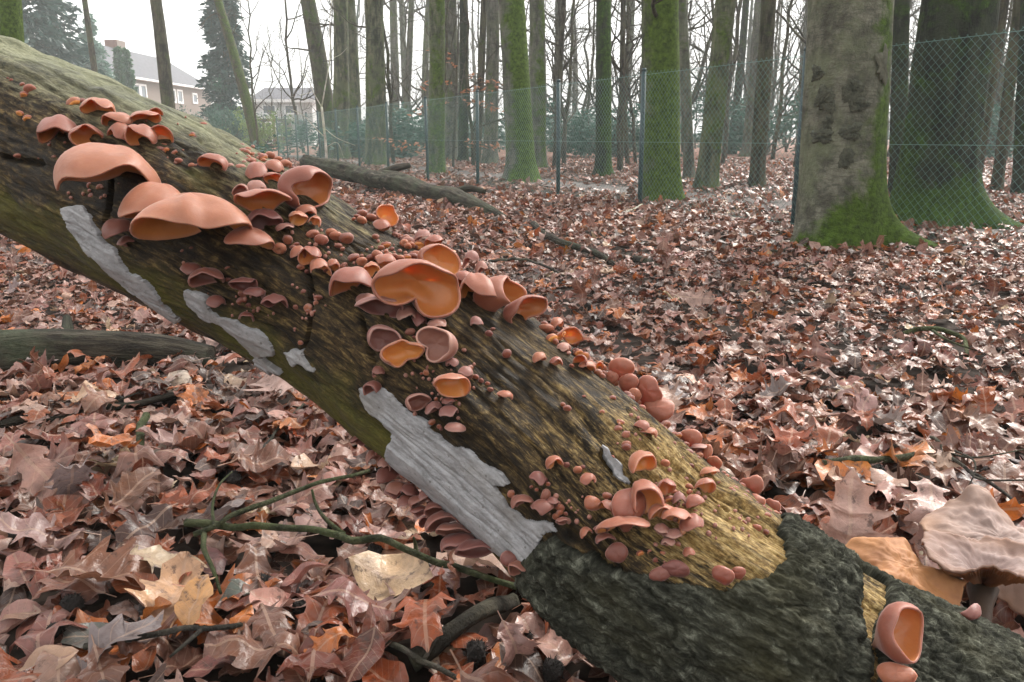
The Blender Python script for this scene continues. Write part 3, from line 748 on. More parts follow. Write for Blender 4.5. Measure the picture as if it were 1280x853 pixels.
ear(503, 442, 56, 36, (-.1, -.5, .85), -12, .2, 96, .09, 3, [(60, .2, .3), (-80, .4, .4, -.2)], push=.36, mats=(OU, IN), label='folded brown jelly ear cup between two greyish open ears', seed=42)
ear(546, 431, 53, 46, (-.12, -.1, 1), 10, .0, 104, .05, 2, [(215, .5, .5, -.3)], push=.32, mats=(MV, MV), label='greyish double rimmed jelly ear below the great open ear', seed=43)
ear(565, 482, 47, 31, (0, -.82, .42), 4, .35, 88, .03, 2, push=.34, label='neat tan jelly ear cap above the long grey patch', seed=44)
ear(523, 503, 33, 23, (.2, -.45, .85), 14, .1, 98, .06, 2, push=.35, mats=(MV, PL), label='small curled jelly ear at the edge of the long grey patch', seed=45)
ear(777, 461, 33, 28, (.3, .35, -.8), 10, .0, 75, .03, 2, push=.15, label='thin round translucent jelly ear upright on the ridge', seed=51)
ear(812, 488, 32, 38, (.35, .1, -.8), -8, .0, 80, .03, 2, push=.1, label='tall thin orange jelly ear upright on the ridge', seed=52)
ear(824, 513, 38, 34, (.25, -.3, -.8), -30, .0, 70, .05, 2, push=.15, label='heart shaped jelly ear leaning out below the tall thin one', seed=53)
ear(803, 577, 35, 29, (.1, -.7, .6), 4, .3, 92, .04, 2, push=.3, label='helmet shaped jelly ear above the lowest cluster', seed=54)
ear(786, 634, 44, 48, (-.3, -.35, -.75), 20, .0, 80, .06, 2, push=.2, label='broad smooth jelly ear showing its back in the lowest cluster', seed=55)
ear(808, 620, 43, 42, (.45, -.6, .6), 6, .2, 100, .06, 2, [(160, .2, .5)], push=.42, label='hooded jelly ear curling over the broad smooth one', seed=56)
ear(778, 656, 68, 22, (0, -.95, .0), 6, .4, 70, .04, 2, push=.2, label='wide thin jelly ear shelf under the hooded ear', seed=57)
ear(847, 648, 40, 27, (.1, -.75, .5), 14, .3, 82, .08, 3, push=.36, label='wavy jelly ear in mid stack of the lowest cluster', seed=58)
ear(939, 608, 30, 28, (.2, .3, -.8), 0, .0, 80, .03, 2, push=.1, label='round orange jelly ear standing on the low ridge before the bark slab', seed=59)
ear(1127, 791, 54, 72, (.55, .05, .82), -6, .0, 88, .05, 2, [(-90, .15, .5)], push=.35, curl=(180, .5), label='lone tall jelly ear with pale folded rim on the dark bark slab', seed=61)
ear(1122, 846, 46, 34, (.1, -.3, -.8), 18, .0, 75, .05, 2, push=.3, label='lone smooth jelly ear low on the bark under the tall folded one', seed=62)
ear(1212, 765, 26, 20, (-.1, .6, -.6), 0, .0, 70, .03, 2, push=.1, mats=(PL, PL), label='dark round jelly ear on the bark near the gilled mushrooms', seed=63)
# --- medium ones: x, y, w, h, mouth, roll, materials
for a in [(122, 136, 40, 27, DV, -8), (72, 161, 47, 37, (-.12, -.62, .7), 8), (108, 170, 40, 29, (0, -.66, .66), 12), (146, 150, 36, 19, DN, 8), (182, 148, 36, 19, DV, 4),
          (194, 145, 19, 20, VW, 20), (148, 165, 27, 25, DN, 10), (176, 169, 37, 27, DV, 12), (201, 169, 29, 25, VW, 10), (266, 203, 36, 22, DV, 0), (320, 213, 27, 21, DV, 4),
          (342, 208, 25, 17, DN, 15), (342, 224, 26, 17, VW, 0), (301, 240, 22, 20, VW, 0, MV), (321, 235, 24, 19, DN, 10, MV), (382, 263, 27, 15, DN, 10), (373, 273, 24, 19, DV, 5),
          (393, 277, 17, 15, DV, 0), (356, 284, 23, 11, DN, -8, MV), (387, 320, 30, 25, DV, -6), (373, 315, 21, 16, DN, 0), (401, 334, 27, 23, DV, 0), (417, 332, 16, 17, DN, 0),
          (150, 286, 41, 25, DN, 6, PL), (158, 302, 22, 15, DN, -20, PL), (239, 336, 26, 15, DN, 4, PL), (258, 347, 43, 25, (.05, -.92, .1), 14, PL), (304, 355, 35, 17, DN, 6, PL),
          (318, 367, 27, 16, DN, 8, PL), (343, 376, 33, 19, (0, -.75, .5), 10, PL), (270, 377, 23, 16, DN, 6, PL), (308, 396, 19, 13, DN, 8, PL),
          (484, 270, 29, 28, (.6, 0, .8), 0), (477, 281, 22, 15, DV, 4), (542, 302, 24, 18, DN, 0), (528, 293, 21, 13, DN, 10, MV), (483, 327, 28, 19, DN, 0), (465, 337, 22, 21, DV, 0),
          (458, 373, 27, 13, DN, 0, MV), (510, 393, 29, 23, DN, -8, MV), (524, 399, 19, 19, DN, 0, PL), (590, 321, 18, 16, DN, 20, MV), (602, 335, 16, 18, DN, 0, MV), (579, 351, 27, 25, DN, -20),
          (596, 401, 17, 12, DN, -4, MV), (674, 447, 18, 14, DN, 4), (695, 452, 17, 13, DN, 6), (696, 405, 17, 17, DN, -10), (712, 420, 35, 23, (.5, -.6, .7), 8), (704, 434, 18, 12, DN, 0, MV),
          (725, 452, 19, 17, (-.2, -.6, .6), -30), (734, 458, 22, 16, DN, -25), (749, 460, 13, 17, (.4, -.2, .8), 0), (765, 472, 18, 18, (0, .2, -.8), 30), (786, 479, 25, 24, (.2, .3, -.8), -10),
          (793, 494, 18, 18, (0, .2, -.8), 0), (802, 533, 20, 16, DN, 10), (811, 541, 22, 14, DN, 0), (631, 494, 21, 12, DN, 4), (693, 578, 23, 18, DN, 4), (672, 598, 21, 18, DN, 4, PL),
          (735, 599, 21, 16, DN, 0), (653, 627, 30, 18, DN, 8, PL), (678, 634, 29, 20, DN, 10, PL), (681, 620, 15, 18, (0, .2, -.8), 20, PL), (690, 629, 17, 16, DN, 0, PL), (703, 652, 18, 12, DN, 0, PL),
          (741, 630, 22, 21, (-.2, .1, -.8), 10), (757, 634, 24, 19, DN, -8), (733, 666, 17, 15, DN, 0), (752, 661, 21, 11, DN, 10, PL), (757, 673, 26, 14, DN, 10, PL), (771, 692, 29, 28, (0, .25, -.8), 10, PL),
          (833, 608, 24, 20, DV, 10), (828, 640, 36, 21, (-.05, -.8, .4), 4), (864, 655, 31, 27, DN, -18), (842, 667, 22, 13, DN, 6, MV), (827, 662, 19, 16, DN, 20, MV), (835, 677, 18, 11, DN, 6, MV),
          (861, 690, 16, 12, DN, 8), (869, 627, 24, 18, DN, 6), (881, 606, 27, 18, DN, -4), (887, 590, 24, 13, DN, 0), (893, 579, 19, 18, (.2, .2, -.8), 20), (873, 561, 22, 13, DN, 0, MV), (884, 566, 14, 22, (.2, 0, -.8), 10),
          (864, 547, 29, 22, (.1, .2, -.8), 20), (849, 623, 17, 15, DN, -20, MV), (946, 625, 22, 16, (.1, -.2, -.8), 20), (965, 634, 21, 22, (.2, .1, -.8), 20),
          (904, 719, 28, 24, (0, .3, -.8), 10), (923, 716, 19, 15, (0, .3, -.8), 0), (825, 718, 28, 20, (0, .2, -.8), -20, PL), (845, 711, 36, 22, (0, .3, -.8), 20, PL),
          (546, 406, 24, 16, DN, 20, MV), (565, 453, 17, 12, DN, 6, MV), (473, 464, 16, 13, DN, 0, PL), (465, 485, 23, 19, DN, 0, PL), (582, 466, 19, 17, DN, 20, MV), (542, 510, 22, 17, DN, -14, MV),
          (561, 514, 25, 15, DN, 8, MV), (560, 502, 16, 10, DN, 0, PL), (569, 535, 27, 14, DN, 6, MV),
          # under the log
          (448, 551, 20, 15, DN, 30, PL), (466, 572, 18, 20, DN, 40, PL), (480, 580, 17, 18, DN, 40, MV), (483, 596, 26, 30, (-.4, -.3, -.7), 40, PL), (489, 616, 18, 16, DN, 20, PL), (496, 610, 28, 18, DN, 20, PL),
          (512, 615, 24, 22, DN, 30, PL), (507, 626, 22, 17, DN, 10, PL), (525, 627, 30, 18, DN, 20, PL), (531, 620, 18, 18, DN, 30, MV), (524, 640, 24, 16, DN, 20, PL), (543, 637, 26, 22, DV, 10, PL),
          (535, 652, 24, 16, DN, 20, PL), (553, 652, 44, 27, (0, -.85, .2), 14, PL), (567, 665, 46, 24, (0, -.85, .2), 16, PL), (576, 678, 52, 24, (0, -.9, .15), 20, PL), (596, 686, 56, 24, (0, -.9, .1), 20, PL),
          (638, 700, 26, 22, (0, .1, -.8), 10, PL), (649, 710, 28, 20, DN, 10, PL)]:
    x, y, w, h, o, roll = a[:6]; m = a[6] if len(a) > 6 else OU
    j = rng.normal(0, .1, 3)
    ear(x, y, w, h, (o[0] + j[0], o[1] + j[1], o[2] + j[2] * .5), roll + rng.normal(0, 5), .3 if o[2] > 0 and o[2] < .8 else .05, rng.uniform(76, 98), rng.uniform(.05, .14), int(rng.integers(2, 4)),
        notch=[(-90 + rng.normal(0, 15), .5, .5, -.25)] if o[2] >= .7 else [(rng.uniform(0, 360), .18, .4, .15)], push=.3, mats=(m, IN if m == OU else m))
for x, y, w in [(93, 130, 18), (103, 129, 12), (200, 187, 10), (209, 188, 10), (223, 192, 12), (223, 202, 10), (241, 172, 13), (254, 162, 12), (240, 208, 9), (247, 208, 8), (248, 176, 6), (38, 112, 14), (30, 119, 10), (28, 106, 6),
                (25, 142, 9), (35, 149, 11), (10, 99, 4), (14, 101, 5), (115, 232, 9), (126, 236, 11), (117, 247, 14), (132, 250, 7), (21, 195, 7), (70, 200, 8), (50, 198, 5), (158, 266, 7), (164, 270, 6),
                (286, 211, 14), (299, 214, 18), (312, 203, 14), (309, 189, 11), (316, 194, 9), (303, 201, 8), (326, 196, 11), (337, 195, 12), (357, 207, 16), (372, 207, 8), (368, 209, 7), (330, 202, 9), (348, 199, 9),
                (392, 291, 13), (402, 299, 16), (360, 300, 13), (349, 311, 16), (366, 309, 8), (371, 305, 7), (415, 285, 13), (422, 292, 14), (434, 292, 17), (424, 303, 8), (430, 305, 6), (409, 339, 6), (384, 340, 6), (375, 335, 9), (428, 333, 7),
                (304, 367, 12), (303, 377, 13), (234, 317, 7), (244, 317, 7), (239, 326, 10), (287, 350, 10), (286, 337, 6), (264, 366, 7), (311, 382, 7), (317, 389, 5),
                (456, 261, 12), (465, 264, 12), (455, 272, 12), (447, 267, 7), (443, 269, 5), (501, 278, 7), (499, 284, 7), (504, 283, 7), (500, 290, 6), (504, 291, 5), (470, 289, 8), (486, 300, 11), (478, 305, 7), (486, 311, 6), (493, 306, 6),
                (510, 302, 15), (513, 291, 12), (521, 293, 10), (524, 306, 15), (515, 311, 6), (443, 321, 13), (455, 323, 13), (462, 319, 11), (473, 319, 16), (486, 319, 10), (500, 320, 11), (493, 318, 9), (430, 332, 8), (505, 323, 6),
                (578, 330, 14), (589, 329, 11), (587, 337, 9), (573, 316, 10), (597, 328, 8), (611, 345, 9), (513, 414, 11), (518, 422, 6), (589, 459, 9), (533, 466, 9), (536, 459, 8), (545, 465, 8), (548, 472, 9), (528, 468, 5), (470, 471, 7),
                (547, 499, 9), (553, 500, 7), (572, 504, 10), (565, 505, 8), (595, 470, 8), (603, 474, 7), (612, 477, 6), (540, 528, 9), (548, 533, 7), (552, 537, 6), (613, 487, 7), (611, 417, 10), (632, 441, 12), (614, 407, 5),
                (381, 367, 9), (398, 372, 9), (396, 380, 7), (385, 385, 11), (370, 384, 7), (386, 389, 7), (396, 390, 7), (375, 429, 7), (390, 391, 6),
                (682, 411, 16), (685, 399, 10), (706, 409, 10), (692, 415, 8), (734, 438, 13), (724, 438, 11), (741, 440, 9), (736, 445, 12), (757, 456, 15), (773, 477, 9), (728, 433, 8), (745, 448, 9), (752, 450, 8), (715, 457, 6), (743, 452, 8),
                (791, 513, 11), (801, 511, 11), (774, 529, 12), (773, 537, 12), (782, 544, 11), (783, 556, 11), (801, 546, 5), (705, 502, 7), (709, 508, 10), (752, 515, 7), (731, 498, 6),
                (721, 586, 11), (706, 580, 8), (728, 583, 6), (699, 633, 11), (699, 642, 9), (706, 641, 6), (695, 646, 9), (710, 654, 6), (757, 619, 11), (783, 559, 11), (660, 612, 5), (639, 618, 10), (644, 622, 8), (668, 615, 5), (680, 600, 8), (683, 604, 6),
                (832, 579, 11), (836, 625, 13), (828, 628, 9), (843, 617, 10), (855, 632, 8), (862, 609, 10), (862, 616, 9), (867, 641, 9), (847, 681, 8), (843, 545, 13), (850, 540, 10), (857, 556, 9), (873, 570, 11), (865, 566, 6), (876, 577, 7),
                (902, 593, 11), (906, 599, 9), (924, 610, 12), (916, 603, 12), (931, 618, 9), (952, 635, 9), (943, 632, 8), (930, 653, 7), (946, 660, 11), (956, 665, 8), (968, 643, 12), (958, 640, 9), (820, 700, 8), (812, 690, 7), (800, 692, 9), (830, 694, 7),
                (500, 597, 11), (507, 602, 8), (538, 622, 10), (541, 628, 7), (474, 566, 9), (489, 582, 9), (517, 606, 7), (524, 610, 6), (634, 690, 9), (643, 697, 9), (766, 572, 6), (890, 575, 7)]:
    button(x, y, w)
rg = np.random.default_rng(5)
for _ in range(58):                       # the chain along the ridge
    x = rg.choice([rg.uniform(690, 965), rg.uniform(503, 524), rg.uniform(300, 345)], p=[.7, .15, .15]); y = edge_up0(x) + abs(rg.normal(0, 13)) + 1
    button(x, y, rg.uniform(7, 14))
mb = MB()
f = np.linspace(0, 2 * math.pi, 8, endpoint=False); a_ = np.linspace(0, math.pi, 6); A_, F_ = np.meshgrid(a_, f, indexing='ij')
SPH = np.stack([np.sin(A_) * np.cos(F_), np.sin(A_) * np.sin(F_), np.cos(A_)], -1).reshape(-1, 3)
i = np.arange(5)[:, None] * 8; j = np.arange(8)[None]; k = (j + 1) % 8; SPQ = np.stack([i + j, i + j + 8, i + k + 8, i + k], -1).reshape(-1, 4)
for cx, cy, sx, sy, n in [(335, 203, 26, 8, 22), (490, 305, 26, 10, 26), (600, 340, 12, 10, 14), (690, 635, 26, 14, 22), (845, 640, 26, 26, 26), (170, 190, 60, 18, 20), (400, 305, 26, 14, 20), (560, 470, 30, 14, 22), (545, 508, 24, 8, 14),
                          (385, 385, 8, 26, 16), (120, 245, 14, 8, 8), (310, 380, 16, 12, 12), (500, 600, 22, 14, 16), (860, 590, 20, 20, 16), (740, 440, 18, 10, 16), (920, 640, 24, 14, 14), (790, 540, 10, 14, 10), (50, 200, 40, 10, 8)]:
    for _ in range(n):
        u_, t_, dh, HP, HN = hit(cx + rg.normal(0, sx), cy + rg.normal(0, sy)); P_ = logpt(np.array(u_), np.array(t_), np.array(logR(u_) + float(rdisp(np.array(u_), np.array(t_)))))
        r_ = rg.uniform(.0010, .0026); mb.add(P_ + HN * r_ * .5 + SPH * r_ * rg.uniform(.8, 1.2, 3), SPQ)
tag(obj('jelly_ear_buds', mb.build('jelly_ear_buds', M['ear_mauve'])), 'scatter of tiny mauve jelly ear buds between the larger ears', 'mushroom buds', kind='stuff')

# ------------------------------------------------------------------ trees
def limb(mb, p, d, ln, r, lvl, rg, up=.25, maxlvl=3, wob=.22):
    n = 6 if lvl < 2 else 4
    P = [p]; q = d.copy()
    for _ in range(n):
        q = nrm(q + rg.normal(0, wob, 3) + np.array([0, 0, up * .35])); P.append(P[-1] + q * ln / n)
    P = np.array(P); R = np.linspace(r, max(r * .35, .0025), n + 1)
    mb.tube(P, R, 6 if lvl == 0 else 4 if lvl == 1 else 3, cap=False)
    if lvl < maxlvl:
        for _ in range(rg.integers(3, 6) if lvl < 2 else rg.integers(2, 4)):
            f = rg.uniform(.25, .98); k = min(int(f * n), n - 1)
            b = P[k] + (P[k + 1] - P[k]) * (f * n - k)
            t_ = nrm(P[k + 1] - P[k]); s_ = nrm(np.cross(t_, rg.normal(0, 1, 3)))
            limb(mb, b, nrm(t_ * rg.uniform(.3, .8) + s_ * .8), ln * rg.uniform(.4, .65), R[k] * rg.uniform(.45, .65), lvl + 1, rg, up, maxlvl, wob)
def trunk_mesh(base, topdir, H, r0, rg, roots=(), sides=40, flare=.55, rough=.05, mossmask=None, ns=70, curve=.0):
    """trunk with root flare; roots = (azimuth, reach, height) ridges; returns V,Q,col and the centre line"""
    z = np.concatenate([np.linspace(-.12, 1.6, int(ns * .55)), np.linspace(1.7, H, int(ns * .45))]); n = len(z)
    C = topdir[None] * (z / topdir[2])[:, None]
    C[:, 0] += curve * np.sin(z * .55) * .35; C[:, 1] += curve * np.cos(z * .43 + 1) * .3
    rad = r0 * (1 - .75 * np.clip(z / H, 0, 1) ** 1.2) * (1 + flare * np.exp(-np.clip(z, 0, 99) / (r0 * .9)))
    a = np.arange(sides) * 2 * math.pi / sides
    A, Z = np.meshgrid(a, z); RR = rad[:, None] * np.ones_like(A)
    RR = RR * (1 + rough * fbm(np.cos(A) * 1.7 + base[0] * 3, np.sin(A) * 1.7, Z * 1.3, 5, 4) + rough * .35 * fbm(np.cos(A) * 7, np.sin(A) * 7, Z * 5, 15, 3))
    for az, reach, hh in roots:
        da = (A - az + math.pi) % (2 * math.pi) - math.pi
        RR = RR + reach * np.exp(-(da / .30) ** 2) * np.exp(-np.clip(Z, 0, 9) / hh)
    V = C[:, None] + np.stack([RR * np.cos(A), RR * np.sin(A), Z * 0], -1)
    V[..., 2] = Z
    i = np.arange(n - 1)[:, None] * sides; j = np.arange(sides)[None]; k = (j + 1) % sides
    Q = np.stack([i + j, i + k, i + k + sides, i + j + sides], -1).reshape(-1, 4)
    col = np.zeros(A.shape + (3,)) if mossmask is None else np.repeat(mossmask(A, Z)[..., None], 3, -1)
    return V.reshape(-1, 3), Q, col.reshape(-1, 3), C
def tree(label, xb, yb, xt, wpx, mat, yt=0, dist=None, H=11, roots=(), flare=.5, moss=None, lowtwigs=0, seed=0, name='tree', group=None, maxlvl=2, curve=.4, nl=7, rough=.05, sides=28):
    rg = np.random.default_rng(seed + int(xb * 3))
    if dist is None: B = gpt(xb, yb)
    else:
        r = ray(xb, 171.0); B = CAM + r * dist; B[2] = 0
    B[2] = gz(B[0], B[1])
    dep = (B - CAM) @ FWD
    r = ray(xt, yt); Tp = CAM + r * ((B[1]) / r[1])
    d = nrm(Tp - B); 
    r0 = .5 * wpx / F * dep * 1.06
    t_ = empty(name, tuple(B), label, 'tree', group)
    V, Q, col, C = trunk_mesh(B, d, H, r0, rg, roots, sides, flare, rough, moss, curve=curve * r0 * 2)
    obj('trunk', mesh('trunk', V, Q, mats=[M[mat]], col=col), t_)
    mb = MB()
    for q in range(nl):
        k = int(len(C) * rg.uniform(.72, .98)); p = C[k]
        az = rg.uniform(0, 6.28); limb(mb, p, nrm(np.array([math.cos(az), math.sin(az), rg.uniform(.5, 1.3)])), H * rg.uniform(.25, .4), r0 * rg.uniform(.22, .38), 0, rg, .2, maxlvl)
    for q in range(lowtwigs):
        k = int(len(C) * rg.uniform(.56, .75)); p = C[k]; az = rg.uniform(0, 6.28)
        limb(mb, p, nrm(np.array([math.cos(az), math.sin(az), rg.uniform(-.1, .6)])), rg.uniform(.8, 2.2), r0 * rg.uniform(.08, .14) + .006, 1, rg, .1, 3)
    if mb.n: obj('crown', mb.build('crown', M['bark_twig']), t_)
    return t_, B, dep, r0

# the near beech in front of the fence, with scars and mossy feet
def moss_beech(A, Z):
    f = .55 * np.exp(-((A - 4.45) / .5) ** 2) * np.exp(-Z / .35) + .75 * np.exp(-((A - 5.55) / .45) ** 2) * np.exp(-Z / .28) + .4 * np.exp(-((A - 5.4) / .5) ** 2)*.6 + .5*np.exp(-((A - 3.6) / .35) ** 2)*np.exp(-Z / .12)
    return f
BEECH, Bb, bdep, br = tree('thick smooth grey beech with dark bark scars in front of the fence', 1047, 306, 1063, 93, 'bark_beech', H=14, roots=[(5.85, .42, .10), (4.0, .05, .12), (3.3, .05, .1)], flare=.12,
                           moss=moss_beech, sides=96, seed=1, rough=.028, curve=0)
# bark scars: rough raised plates lying on the trunk
def trunk_hit(px, py, B, r0, topd):      # point on a leaning cylinder seen at this pixel
    d = nrm(ray(px, py)); ax = nrm(topd); o = CAM - B
    dd = d - (d @ ax) * ax; oo = o - (o @ ax) * ax
    a_, b_, c_ = dd @ dd, 2 * dd @ oo, oo @ oo - r0 * r0
    q = (-b_ - math.sqrt(max(b_ * b_ - 4 * a_ * c_, 0))) / (2 * a_); P = CAM + d * q
    n = (P - B) - ((P - B) @ ax) * ax; return P, nrm(n)
r_ = ray(1066, 0); Tp = CAM + r_ * (Bb[1] / r_[1]); BAX = nrm(Tp - Bb)
simple('bark_scar', (.075, .077, .056), .9, .2, .5, 60, 1.0)
simple('bark_knot', (.11, .108, .08), .9, .2, .25, 40, .6)
for q, (x, y, w, h) in enumerate([(1028, 128, 32, 28), (1022, 92, 20, 20), (1066, 112, 20, 26), (1074, 131, 24, 16), (1026, 172, 30, 16), (1064, 165, 24, 18), (1036, 152, 14, 16), (1059, 200, 16, 18), (1054, 286, 16, 18), (1104, 84, 20, 34)]):
    P, n = trunk_hit(x, y, Bb, br * 1.0, BAX); sc = bdep / F
    sx = nrm(np.cross(BAX, n)); m = 60; rg = np.random.default_rng(q)
    a = np.arange(m) * 2 * math.pi / m
    V = []
    for k, (rr, hh) in enumerate([(1.0, -.006), (.88, .002), (.6, .004), (.3, .003), (0.02, .003)]):
        rn = rr * (1 + .5 * fbm(np.cos(a) * 1.5 + q * 3.3, np.sin(a) * 1.5 + q, k * .12, 4 + q, 5))
        ph = np.clip(rn * w * sc * .5 * np.cos(a) / br, -1.2, 1.2)
        nn2 = np.cos(ph)[:, None] * n + np.sin(ph)[:, None] * sx
        ctr = P - n * br
        V.append(ctr + nn2 * (br * 1.006 + hh * (1 + .7 * rg.normal(0, 1, m)))[:, None] + (rn * h * sc * .5 * np.sin(a))[:, None] * BAX)
    V = np.concatenate(V) - Bb
    i = np.arange(4)[:, None] * m; j = np.arange(m)[None]; k = (j + 1) % m
    obj('bark_knot' if q == 9 else 'bark_scar', mesh('bark_scar', V, np.stack([i + j, i + k, i + k + m, i + j + m], -1).reshape(-1, 4), mats=[M['bark_knot' if q == 9 else 'bark_scar']]), BEECH)
def moss_blob(parent, B, items, seed=0):  # cushions of moss: bristly low mounds
    for q, (P, sx, sy, sz) in enumerate(items):
        rg = np.random.default_rng(seed + q); f = np.linspace(0, 2 * math.pi, 36, endpoint=False); a = np.linspace(0.02, 1.75, 16)
        A, Fq = np.meshgrid(a, f, indexing='ij')
        D = np.stack([np.sin(A) * np.cos(Fq), np.sin(A) * np.sin(Fq), np.cos(A)], -1)
        rr = 1 + .22 * fbm(D[..., 0] * 2 + q * 4, D[..., 1] * 2, D[..., 2] * 2, seed, 4) + .05 * rg.normal(0, 1, A.shape)
        V = D * rr[..., None] * np.array([sx, sy, sz]) + P - B
        i = np.arange(15)[:, None] * 36; j = np.arange(36)[None]; k = (j + 1) % 36
        obj('moss', mesh('moss', V.reshape(-1, 3), np.stack([i + j, i + j + 36, i + k + 36, i + k], -1).reshape(-1, 4), mats=[M['moss']]), parent)
moss_blob(BEECH, Bb, [(gpt(1030, 306) + np.array([0, .05, .0]), .10, .08, .10)], 3)
# big dark leaning tree behind the fence
def moss_big(A, Z): return .75 * np.exp(-Z / .16)
DARK, Bd, ddep, dr = tree('big dark leaning tree with bright mossy root feet behind the fence', 1163, 281, 1198, 82, 'bark_dark', H=13, roots=[(5.6, .38, .12), (4.3, .16, .16), (3.5, .10, .14), (.3, .15, .12)], flare=.35,
                          moss=moss_big, sides=72, seed=2, curve=0)
moss_blob(DARK, Bd, [(gpt(1140, 283) + np.array([0, .10, .02]), .14, .10, .14), (gpt(1185, 278) + np.array([0, .12, .02]), .12, .1, .15)], 8)

def side_moss(az, w, amt, low=.0):
    return lambda A, Z: amt * np.exp(-(((A - az + math.pi) % (2 * math.pi) - math.pi) / w) ** 2) + low * np.exp(-Z / .5)
TR = [  # label, base x, base y, top x, width px, material, extra
 ('bright green mossy trunk just behind a fence post, thickest of the green trees', 827, 254, 819, 44, 'bark_mossy', dict(moss=side_moss(5.4, 1.3, .35, .1), flare=.25, sides=48, lowtwigs=2, roots=[(5.6, .06, .15)])),
 ('half grey half mossy thick beech behind the fence with flared foot', 652, 228, 634, 33, 'bark_grey', dict(moss=side_moss(5.6, .9, .55, .1), flare=.5, sides=44, roots=[(4.2, .08, .12)])),
 ('dark mossy straight trunk between the thick beech and the green tree', 754, 221, 751, 19, 'bark_dark', dict(moss=side_moss(5.5, 1.0, .2), lowtwigs=3, flare=.6)),
 ('slender mossy trunk leaning behind the fence beside the green tree', 883, 237, 903, 25, 'bark_mossy', dict(moss=side_moss(5.5, 1.0, .05), lowtwigs=4, flare=.5)),
 ('brown trunk with rough bark between leaning trunk and near beech', 946, 235, 958, 18, 'bark_brown', dict(lowtwigs=3)),
 ('thin grey trunk right behind the thickest green tree', 862, 226, 850, 13, 'bark_grey', dict(lowtwigs=3)),
 ('straight mossy trunk beside a fence post with dry leaves near it', 545, 218, 543, 20, 'bark_mossy', dict(moss=side_moss(5.6, 1.2, .1, .1), flare=.5, lowtwigs=2)),
 ('pale smooth trunk next to a dark narrow trunk behind the fence', 563, 202, 562, 16, 'bark_grey', dict(lowtwigs=1)),
 ('dark narrow trunk next to the pale smooth trunk behind the fence', 579, 203, 578, 12, 'bark_dark', dict(lowtwigs=3)),
 ('pale grey straight trunk close to the half mossy beech', 612, 206, 614, 17, 'bark_grey', dict(lowtwigs=1)),
 ('narrow trunk leaning beside the pale grey straight trunk', 596, 204, 604, 9, 'bark_brown', dict(lowtwigs=3)),
 ('mossy grey trunk standing just past the half mossy beech', 672, 212, 668, 20, 'bark_grey', dict(moss=side_moss(5.4, .8, .15), lowtwigs=2)),
 ('knobbly mossy trunk beyond the fence near its far end', 469, 207, 464, 24, 'bark_mossy', dict(rough=.09, lowtwigs=2)),
 ('slim forked grey tree between two fence posts at the far end', 507, 186, 503, 10, 'bark_grey', dict(lowtwigs=6)),
 ('dark leaning trunk in front of the far fence end, outer of the clump', 413, 196, 384, 22, 'bark_brown', dict(lowtwigs=4, moss=side_moss(5.4, 1, .1))),
 ('mossy trunk in the middle of the clump at the far fence end', 424, 199, 424, 20, 'bark_mossy', dict(lowtwigs=2)),
 ('narrow trunk at the inner edge of the clump by the far fence end', 445, 197, 437, 14, 'bark_mossy', dict(lowtwigs=3)),
 ('trunk with smooth brown bark standing in front of the brick house', 213, 188, 194, 16, 'bark_brown', dict(dist=24, H=12, lowtwigs=2)),
 ('leaning mossy trunk between the tall conifer and the white house', 322, 186, 273, 13, 'bark_brown', dict(dist=33, H=14, moss=side_moss(5.5, 1, .2), lowtwigs=3)),
 ('thin leaning trunk in front of the dark cedar', 128, 190, 106, 8, 'bark_brown', dict(dist=30, H=12)),
 ('green mossy trunk rising behind the raised end of the log', 14, 230, 8, 27, 'bark_mossy', dict(dist=11, H=11, moss=side_moss(5, 2, .3))),
 ('dim trunk right behind the near beech and the fence', 1122, 245, 1124, 19, 'bark_dark', dict(lowtwigs=3)),
 ('leaning trunk beyond the big dark tree, thicker of the pair', 1212, 252, 1248, 19, 'bark_brown', dict(lowtwigs=2)),
 ('leaning trunk beyond the big dark tree, thinner of the pair', 1246, 240, 1272, 13, 'bark_brown', dict(lowtwigs=3)),
 ('dark trunk standing past the leaning pair behind the fence', 1276, 246, 1283, 18, 'bark_dark', dict(lowtwigs=3)),
 ('curved thin trunk standing between two fence posts past the beech', 693, 212, 704, 6, 'bark_twig', dict(lowtwigs=4)),
 ('thin straight trunk beside the dark mossy straight trunk', 775, 214, 778, 7, 'bark_brown', dict(lowtwigs=4)),
]
for q, (lb, xb, yb, xt, w, m, kw) in enumerate(TR):
    kw = dict(kw); kw.setdefault('H', 12)
    tree(lb, xb, yb, xt, w, m, seed=40 + q, **kw)

NB = [(1122, 'the near scarred beech'), (1200, 'the big dark leaning tree'), (827, 'the thickest green tree'), (652, 'the half mossy beech'), (754, 'the dark mossy straight trunk'), (890, 'the slender leaning mossy trunk'),
      (952, 'the rough brown trunk'), (545, 'the straight mossy trunk by a post'), (577, 'the dark narrow trunk'), (612, 'the pale grey straight trunk'), (705, 'the curved thin trunk'), (469, 'the knobbly mossy trunk'),
      (507, 'the slim forked tree'), (425, 'the fence end clump'), (322, 'the leaning mossy trunk'), (1235, 'the leaning pair of trunks'), (1290, 'the dark trunk past the leaning pair')]
def behind(px): return 'behind ' + min(NB, key=lambda a: abs(a[0] - px))[1]
